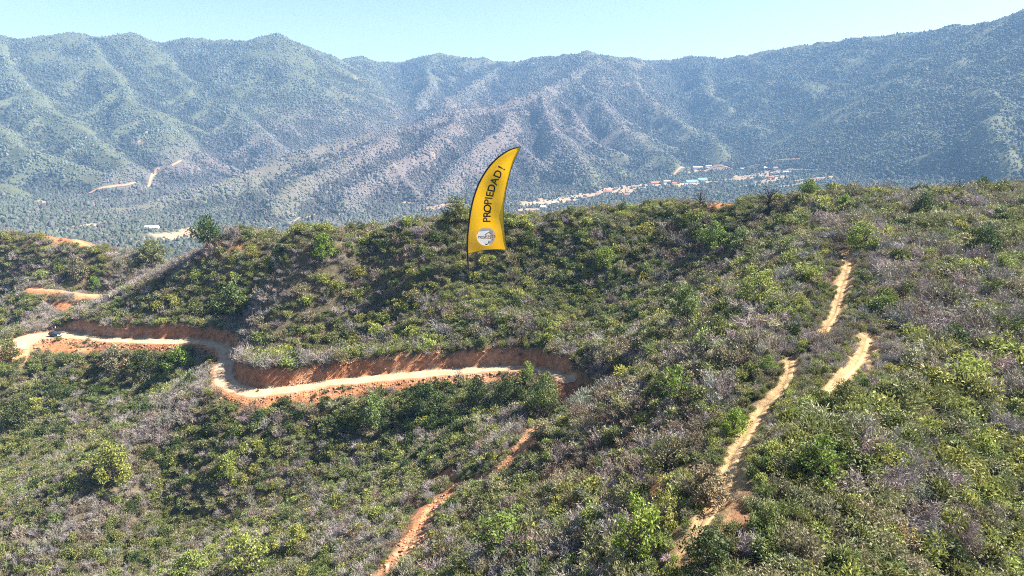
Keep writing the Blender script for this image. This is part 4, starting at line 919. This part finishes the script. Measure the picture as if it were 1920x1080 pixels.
# ---------------------------------------------------------------- two people behind the car
def person(u, v, label, shirt, trousers, hair, face):
    p = hit(u, v, 100, 420); vs = []; es = []; rs = []
    def add(pt, r, par=None):
        vs.append(pt); rs.append(r); i = len(vs) - 1
        if par is not None: es.append((par, i))
        return i
    pel = add((0, 0, .95), (.17, .12)); wa = add((0, .01, 1.12), (.15, .11), pel); ch = add((0, 0, 1.32), (.19, .12), wa); nk = add((0, 0, 1.48), (.065, .065), ch); hd0 = add((0, -.01, 1.56), (.08, .095), nk); hd1 = add((0, -.01, 1.65), (.082, .10), hd0); add((0, 0, 1.74), (.05, .06), hd1)
    add((0, -.12, 1.62), (.016, .016), hd0)
    for s in (-1, 1):
        add((s * .095, .005, 1.63), (.014, .02), hd1)
        sh = add((s * .20, 0, 1.40), (.06, .06), ch); el = add((s * .27, .03, 1.13), (.045, .045), sh); wr = add((s * .28, -.04, .90), (.03, .03), el); pa = add((s * .28, -.06, .82), (.034, .02), wr)
        for k, (dx, L) in enumerate(((-.03, .075), (-.01, .09), (.01, .085), (.03, .065))): add((s * .28 + dx, -.075, .81 - L), (.009, .009), pa)
        add((s * .28 - s * .045, -.09, .80), (.010, .010), pa)
        hp = add((s * .09, 0, .88), (.10, .10), pel); kn = add((s * .10, -.01, .50), (.06, .06), hp); an = add((s * .10, .01, .09), (.042, .042), kn); add((s * .11, -.14, .035), (.04, .03), an)
    me = bpy.data.meshes.new('person'); me.from_pydata(vs, es, []); o = bpy.data.objects.new('person', me); COL.objects.link(o); o.location = (p[0], p[1], p[2] + CAM_Z); o.rotation_euler = (0, 0, face)
    o.modifiers.new('skin', 'SKIN'); sb = o.modifiers.new('smooth', 'SUBSURF'); sb.levels = 2; sb.render_levels = 2; me.skin_vertices or None
    for i, r in enumerate(rs): me.skin_vertices[0].data[i].radius = r
    me.skin_vertices[0].data[0].use_root = True
    def f(nt, nd, ln, bs):
        tc = N(nt, 'ShaderNodeTexCoord'); sx = N(nt, 'ShaderNodeSeparateXYZ'); ln.new(tc.outputs['Object'], sx.inputs[0]); dv = N(nt, 'ShaderNodeMath', operation='DIVIDE'); ln.new(sx.outputs['Z'], dv.inputs[0]); dv.inputs[1].default_value = 2.0
        n = nt.nodes.new('ShaderNodeValToRGB'); n.color_ramp.interpolation = 'CONSTANT'; e = n.color_ramp.elements; st = [(0, (.02, .02, .02)), (.05, trousers), (.49, shirt), (.735, (.42, .25, .17))]
        while len(e) < 4: e.new(.5)
        for el_, (a, c) in zip(e, st): el_.position = a; el_.color = (*c, 1)
        ln.new(dv.outputs[0], n.inputs[0]); ax = N(nt, 'ShaderNodeMath', operation='ABSOLUTE'); ln.new(sx.outputs['X'], ax.inputs[0]); g1 = N(nt, 'ShaderNodeMath', operation='GREATER_THAN'); ln.new(ax.outputs[0], g1.inputs[0]); g1.inputs[1].default_value = .215
        l1 = N(nt, 'ShaderNodeMath', operation='LESS_THAN'); ln.new(sx.outputs['Z'], l1.inputs[0]); l1.inputs[1].default_value = .95; mu = N(nt, 'ShaderNodeMath', operation='MULTIPLY'); ln.new(g1.outputs[0], mu.inputs[0]); ln.new(l1.outputs[0], mu.inputs[1])
        ln.new(mix(nt, n.outputs[0], (.42, .25, .17), mu.outputs[0]), bs.inputs['Base Color']); bs.inputs['Roughness'].default_value = .85
    me.materials.append(mat('clothes', f)); o['label'] = label; o['category'] = 'person'; o['group'] = 'people behind the car'
    bm = bmesh.new(); bmesh.ops.create_uvsphere(bm, u_segments=12, v_segments=8, radius=1.0)
    bmesh.ops.delete(bm, geom=[q for q in bm.verts if q.co.z < -.1 and q.co.y < .3], context='VERTS'); bmesh.ops.scale(bm, vec=(.098, .118, .11), verts=bm.verts); bmesh.ops.translate(bm, vec=(0, .012, 1.675), verts=bm.verts)
    hm_ = bpy.data.meshes.new('hair'); bm.to_mesh(hm_); bm.free(); link('hair', hm_, plain('hair', hair, .6, .3), o)
person(98.5, 622, 'person in a dark top standing behind the car, nearer its rear', (.05, .05, .06), (.05, .06, .09), (.012, .01, .008), R(200))
person(104.5, 621, 'person in a pale top standing behind the middle of the car', (.62, .58, .56), (.04, .04, .05), (.015, .011, .008), R(150))

# ---------------------------------------------------------------- fallen wood and rubble
def rodpath(name, A, B, r0, r1, m, label, cat, bend=.1, side=()):
    a = hit(*A, 25, 420); b = hit(*B, 25, 420); b = b + np.array([0, 0, .15]); a = a + np.array([0, 0, .25]); n = 7; t = np.linspace(0, 1, n)[:, None]; P = a + (b - a) * t + np.array([0, 0, 1.0]) * bend * np.sin(np.pi * t) + RNG.normal(0, .03, (n, 3))
    c = P.mean(0); parts = [tube(P - c, np.linspace(r0, r1, n), 7)]
    for f_, dx in side: q = a + (b - a) * f_; parts.append(tube(np.array([q, q + np.array(dx) * .5 + np.array([0, 0, .1]), q + np.array(dx)]) - c, [r1 * 1.2, r1, r1 * .4], 5))
    V = np.vstack([p[0] for p in parts]); o_ = 0; Qs = []
    for p in parts: Qs.append(p[1] + o_); o_ += len(p[0])
    o = link(name, npmesh(name, V, np.vstack(Qs), True), m); o.location = (c[0], c[1], c[2] + CAM_Z); o['label'] = label; o['category'] = cat; return o
M['bleached'] = plain('bleached_wood', (.62, .58, .52), .8, .2, var=.2, scale=6); M['greywood'] = plain('grey_wood', (.34, .29, .24), .85, .2, var=.25, scale=6)
rodpath('fallen_log', (886, 908), (918, 907), .09, .06, M['bleached'], 'thin bleached log lying in the scrub right of the eroded path', 'log', .35)
rodpath('fallen_branch', (522, 716), (560, 694), .10, .05, M['greywood'], 'forked grey branch fallen over the cut bank at the road bend', 'branch', .5, [(.45, (1.2, -.6, -1.2)), (.7, (-.9, -.4, .8))])
M['pale_stone'] = plain('pale_stone', (.55, .53, .50), .9, .2, var=.25, scale=2)
rp = hit(178, 468, 200, 440); heap = empty('rubble_heap', (rp[0], rp[1], rp[2] + CAM_Z), 'heap of pale broken stones on the bare hilltop at far left', 'rubble')
for k in range(14):
    me = blob_mesh('stone', 40 + k, 'pale_stone'); s = RNG.uniform(.5, 1.1); o = link('stone', me, None, heap); dx, dy = RNG.normal(0, 2.2), RNG.normal(0, .9); o.location = (dx, dy, float(zat(rp[0] + dx, rp[1] + dy)) - rp[2] + .1); o.scale = (s * 1.2, s, s * .75); o.rotation_euler = (0, 0, RNG.uniform(0, 6))

# ---------------------------------------------------------------- houses of the valley settlement
WALLS = {'white': plain('white_wall', (.78, .77, .74), .9, .1), 'cream': plain('cream_wall', (.62, .54, .42), .9, .1), 'brick': plain('brick_wall', (.38, .19, .12), .9, .1)}
ROOFS = {'grey': plain('grey_roof', (.33, .34, .36), .6, .3), 'rust red': plain('red_roof', (.33, .13, .085), .8, .2), 'brown': plain('brown_roof', (.20, .13, .09), .8, .2), 'white': plain('white_roof', (.8, .8, .8), .6, .3), 'green': plain('green_sheeting', (.10, .38, .27), .6, .3)}
M['pane'] = plain('dark_pane', (.03, .035, .045), .2, .6); M['door'] = plain('door_wood', (.15, .08, .04), .7, .2)
def boxm(name, x0, x1, y0, y1, z0, z1, m, parent):
    V = [(x, y, z) for z in (z0, z1) for y in (y0, y1) for x in (x0, x1)]; return link(name, pydata(name, V, [(0, 2, 3, 1), (4, 5, 7, 6), (0, 1, 5, 4), (1, 3, 7, 5), (3, 2, 6, 7), (2, 0, 4, 6)], False), m, parent)
def house(u, v, w, d, h, wall, roof, label, rz=0.0, cat='house'):
    p = hit(u, v, 700)
    if p is None or np.hypot(p[0], p[1]) < 700: print('no house', u, v); return
    o = empty('greenhouse' if cat == 'greenhouse' else 'house', (p[0], p[1], p[2] + CAM_Z), label, cat, 'buildings of the valley settlement', rz=R(rz))
    boxm('wall', -w / 2, w / 2, -d / 2, d / 2, -3, h, WALLS[wall], o); rh = d * .28; e = .6
    V = [(-w / 2 - e, -d / 2 - e, h + .02), (w / 2 + e, -d / 2 - e, h + .02), (w / 2 + e, d / 2 + e, h + .02), (-w / 2 - e, d / 2 + e, h + .02), (-w / 2 - e, 0, h + rh), (w / 2 + e, 0, h + rh)]
    link('roof', pydata('roof', V, [(0, 1, 5, 4), (2, 3, 4, 5), (0, 4, 3), (1, 2, 5), (3, 2, 1, 0)], False), ROOFS[roof], o)
    if cat == 'house':
        n = max(2, int(w / 5))
        for k in range(n):
            x = -w / 2 + (k + .5) * w / n
            if k == n // 2: boxm('door', x - .6, x + .6, -d / 2 - .12, -d / 2 - .01, 0, 2.2, M['door'], o)
            else: boxm('window', x - .9, x + .9, -d / 2 - .12, -d / 2 - .01, 1.0, 2.3, M['pane'], o)
ORD = ['first', 'second', 'third', 'fourth', 'fifth', 'sixth', 'seventh', 'eighth', 'ninth', 'tenth', 'eleventh', 'twelfth', 'thirteenth', 'fourteenth', 'fifteenth', 'sixteenth', 'seventeenth', 'eighteenth', 'nineteenth', 'twentieth', 'twenty-first', 'twenty-second', 'twenty-third', 'twenty-fourth', 'twenty-fifth', 'twenty-sixth']
HS = sorted([(1018,390,14,9,3.5,'white','grey'),(1041,383,18,10,4,'white','grey'),(1067,379,10,8,3.2,'cream','brown'),(1096,373,12,8,3.2,'white','rust red'),(1121,367,14,9,3.5,'white','rust red'),(1140,362,26,11,4,'cream','rust red'),(1160,364,14,9,3.5,'brick','rust red'),
             (1176,367,16,9,3.5,'cream','rust red'),(1189,352,18,10,4,'white','brown'),(1206,355,14,9,3.5,'cream','rust red'),(1228,345,30,11,4,'cream','rust red'),(1250,342,18,9,3.5,'white','grey'),(1264,346,14,9,3.4,'cream','rust red'),
             (1308,316,30,12,4,'white','white'),(1328,314,18,10,4,'white','white'),(1366,320,20,10,4,'white','rust red'),(1392,318,14,9,3.5,'white','grey'),(1437,317,18,10,4,'white','white'),(1456,317,22,10,4,'cream','rust red'),(1473,325,22,10,4.5,'white','grey'),(1484,324,12,9,3.5,'white','brown'),(1446,334,14,9,3.5,'cream','rust red')])
for k, a in enumerate(HS): house(*a, '%s walled house with %s roof, %s from the left in the valley settlement' % (a[5], a[6], ORD[k]), rz=float(RNG.uniform(-25, 25)))
house(285, 430, 22, 10, 4, 'white', 'white', 'long white building alone on the valley floor at the left', 8)
house(608, 397, 12, 8, 3.5, 'white', 'white', 'small white house at the foot of the dark forested spur', -10)
for u, v, w, lab in [(1296, 342, 34, 'larger green sheeted greenhouse in the valley, at the left'), (1316, 338, 26, 'smaller green sheeted greenhouse in the valley, at the right')]: house(u, v, w, 16, 2.6, 'white', 'green', lab, 10, 'greenhouse')

# ---------------------------------------------------------------- cover objects
sc_keep = np.ones(len(cx), bool) if 'COVER_KEEP' not in globals() else COVER_KEEP
def put(name, kinds, label):
    m = np.isin(kind, kinds) & sc_keep
    ids = [i for k in kinds for i in KIND[k]]; mp = {a: b for b, a in enumerate(ids)}
    P = np.stack([cx, cy_, cz - .06 * rad], 1)[m]
    return scatter(name, P, S[m], RNG.uniform(0, 6.28, m.sum()), np.array([mp[i] for i in pick[m]]), TI[m], [PROT[i] for i in ids], label, tilt=RNG.normal(0, .12, (m.sum(), 2)))
put('green_scrub', ['green', 'dark', 'olive', 'yellow'], 'dense mass of green and olive shrubs over the hillsides')
put('reed_scrub', ['reed', 'reedy'], 'arching reedy undergrowth over the hillsides')
put('dry_scrub', ['dry', 'drya', 'brown'], 'grey and brown leafless scrub over the hillsides')
put('dry_grass', ['straw'], 'straw coloured grass tufts on bare soil')

# clods and stones along the cut and the outer edge of the road
def clods():
    i = RNG.integers(0, len(road_c), 5200); T = np.gradient(road_c[:, :2], axis=0); T /= np.linalg.norm(T, axis=1)[:, None]; off = road_w[i] * RNG.choice([-1, 1], len(i), p=[.7, .3]) * (1 + np.abs(RNG.normal(0, .55, len(i))))
    x = road_c[i, 0] - T[i, 1] * off; y = road_c[i, 1] + T[i, 0] * off; j = RNG.integers(40, len(gul_c), 1500); x = np.r_[x, gul_c[j, 0] + RNG.normal(0, 1.1, 1500)]; y = np.r_[y, gul_c[j, 1] + RNG.normal(0, 1.1, 1500)]
    r = np.clip(RNG.lognormal(-2.5, .6, len(x)), .03, .4); scatter('earth_clods', np.stack([x, y, zat(x, y) + .02], 1), np.stack([r, r * 1.2, r * .8], 1), RNG.uniform(0, 6, len(x)), RNG.integers(0, 3, len(x)), np.clip(RNG.normal(1, .2, (len(x), 1)) * np.ones((1, 3)), .5, 1.5),
            [blob_mesh('clod', 11 + k, 'clod') for k in range(3)], 'loose red clods and stones along the road edges')
M['clod'] = leafmat('clod_earth', (.22, .095, .05), (.33, .17, .095), (.45, .29, .19), 0, .95)
clods()

# forest on the far slopes
def forest():
    n = 900000; t = RNG.uniform(R(-42.5), R(42.5), n); r = np.sqrt(RNG.uniform(700 ** 2, 4250 ** 2, n)); x = r * np.sin(t); y = r * np.cos(t)
    s = lookup(SEEN, x, y); x, y, r = x[s], y[s], r[s]; z = zat(x, y); U, V, D = project(x, y, z)
    f = lookup(fm[..., 0], x, y); ok = RNG.uniform(0, 1, len(x)) > f * .93
    for c, w in far_lines:
        d, _ = polydist(x, y, c[:, :2], c[:, 2]); ok &= d > w + 3
    up = sstep(-140, -40, z); dn = fbm(x / 60, y / 60, 3, 141) + .5 * fbm(x / 200, y / 200, 2, 143)
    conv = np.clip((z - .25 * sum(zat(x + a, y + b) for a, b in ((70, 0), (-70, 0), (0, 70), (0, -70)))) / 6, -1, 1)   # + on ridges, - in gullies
    dn = dn - .55 * conv
    ok &= RNG.uniform(0, 1, len(x)) < np.clip(.58 + .25 * burntmask(U, V) + .5 * dn - .18 * sstep(2500, 3800, r), .12, 1)
    x, y, z, U, V, r, dn, conv = [a[ok] for a in (x, y, z, U, V, r, dn, conv)]
    b = burntmask(U, V); gr = RNG.uniform(0, 1, len(x)) < np.clip(b * .85 + .08, 0, .9)
    rad = RNG.lognormal(0, .3, len(x)) * np.where(r < 2800, 2.6, 2.9) * (1 + .25 * dn)
    pk = np.where(gr, RNG.integers(3, 5, len(x)), RNG.integers(0, 3, len(x))); con = RNG.uniform(0, 1, len(x)) < .12; pk = np.where(con & ~gr, 2, pk)
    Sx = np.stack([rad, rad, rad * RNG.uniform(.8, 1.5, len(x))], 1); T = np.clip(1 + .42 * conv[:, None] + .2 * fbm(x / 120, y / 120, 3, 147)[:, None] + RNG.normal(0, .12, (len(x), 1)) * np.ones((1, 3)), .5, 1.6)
    print('far trees', len(x))
    scatter('far_forest', np.stack([x, y, z - .5], 1), Sx, RNG.uniform(0, 6.28, len(x)), pk, T, [blob_mesh('crown', 1, 'crown_far'), blob_mesh('crown', 2, 'crown_far'), blob_mesh('crown', 3, 'crown_far', .55), blob_mesh('crown', 4, 'crown_grey'), blob_mesh('crown', 5, 'crown_grey', .3)], 'woodland covering the distant mountain slopes and valley')
forest()

# air between the camera and the mountains
bm = bmesh.new(); bmesh.ops.create_cube(bm, size=1.0)
_lo, _hi = float(GZ.min()) - 1, float(GZ.max()) + 25
bmesh.ops.scale(bm, vec=(34000, 34000, _hi - _lo), verts=bm.verts); bmesh.ops.translate(bm, vec=(0, 0, CAM_Z + .5 * (_lo + _hi)), verts=bm.verts); print('land', _lo, _hi)
me = bpy.data.meshes.new('haze'); bm.to_mesh(me); bm.free()
hm = bpy.data.materials.new('haze'); hm.use_nodes = True; nt = hm.node_tree; nt.nodes.remove(nt.nodes['Principled BSDF'])
pv = N(nt, 'ShaderNodeVolumePrincipled'); pv.inputs['Color'].default_value = (.32, .58, 1.0, 1); pv.inputs['Density'].default_value = .0001; pv.inputs['Anisotropy'].default_value = .0
nt.links.new(pv.outputs[0], nt.nodes['Material Output'].inputs['Volume'])
haze = link('haze', me, hm); haze['kind'] = 'stuff'; haze['label'] = 'blue air haze over the valley'
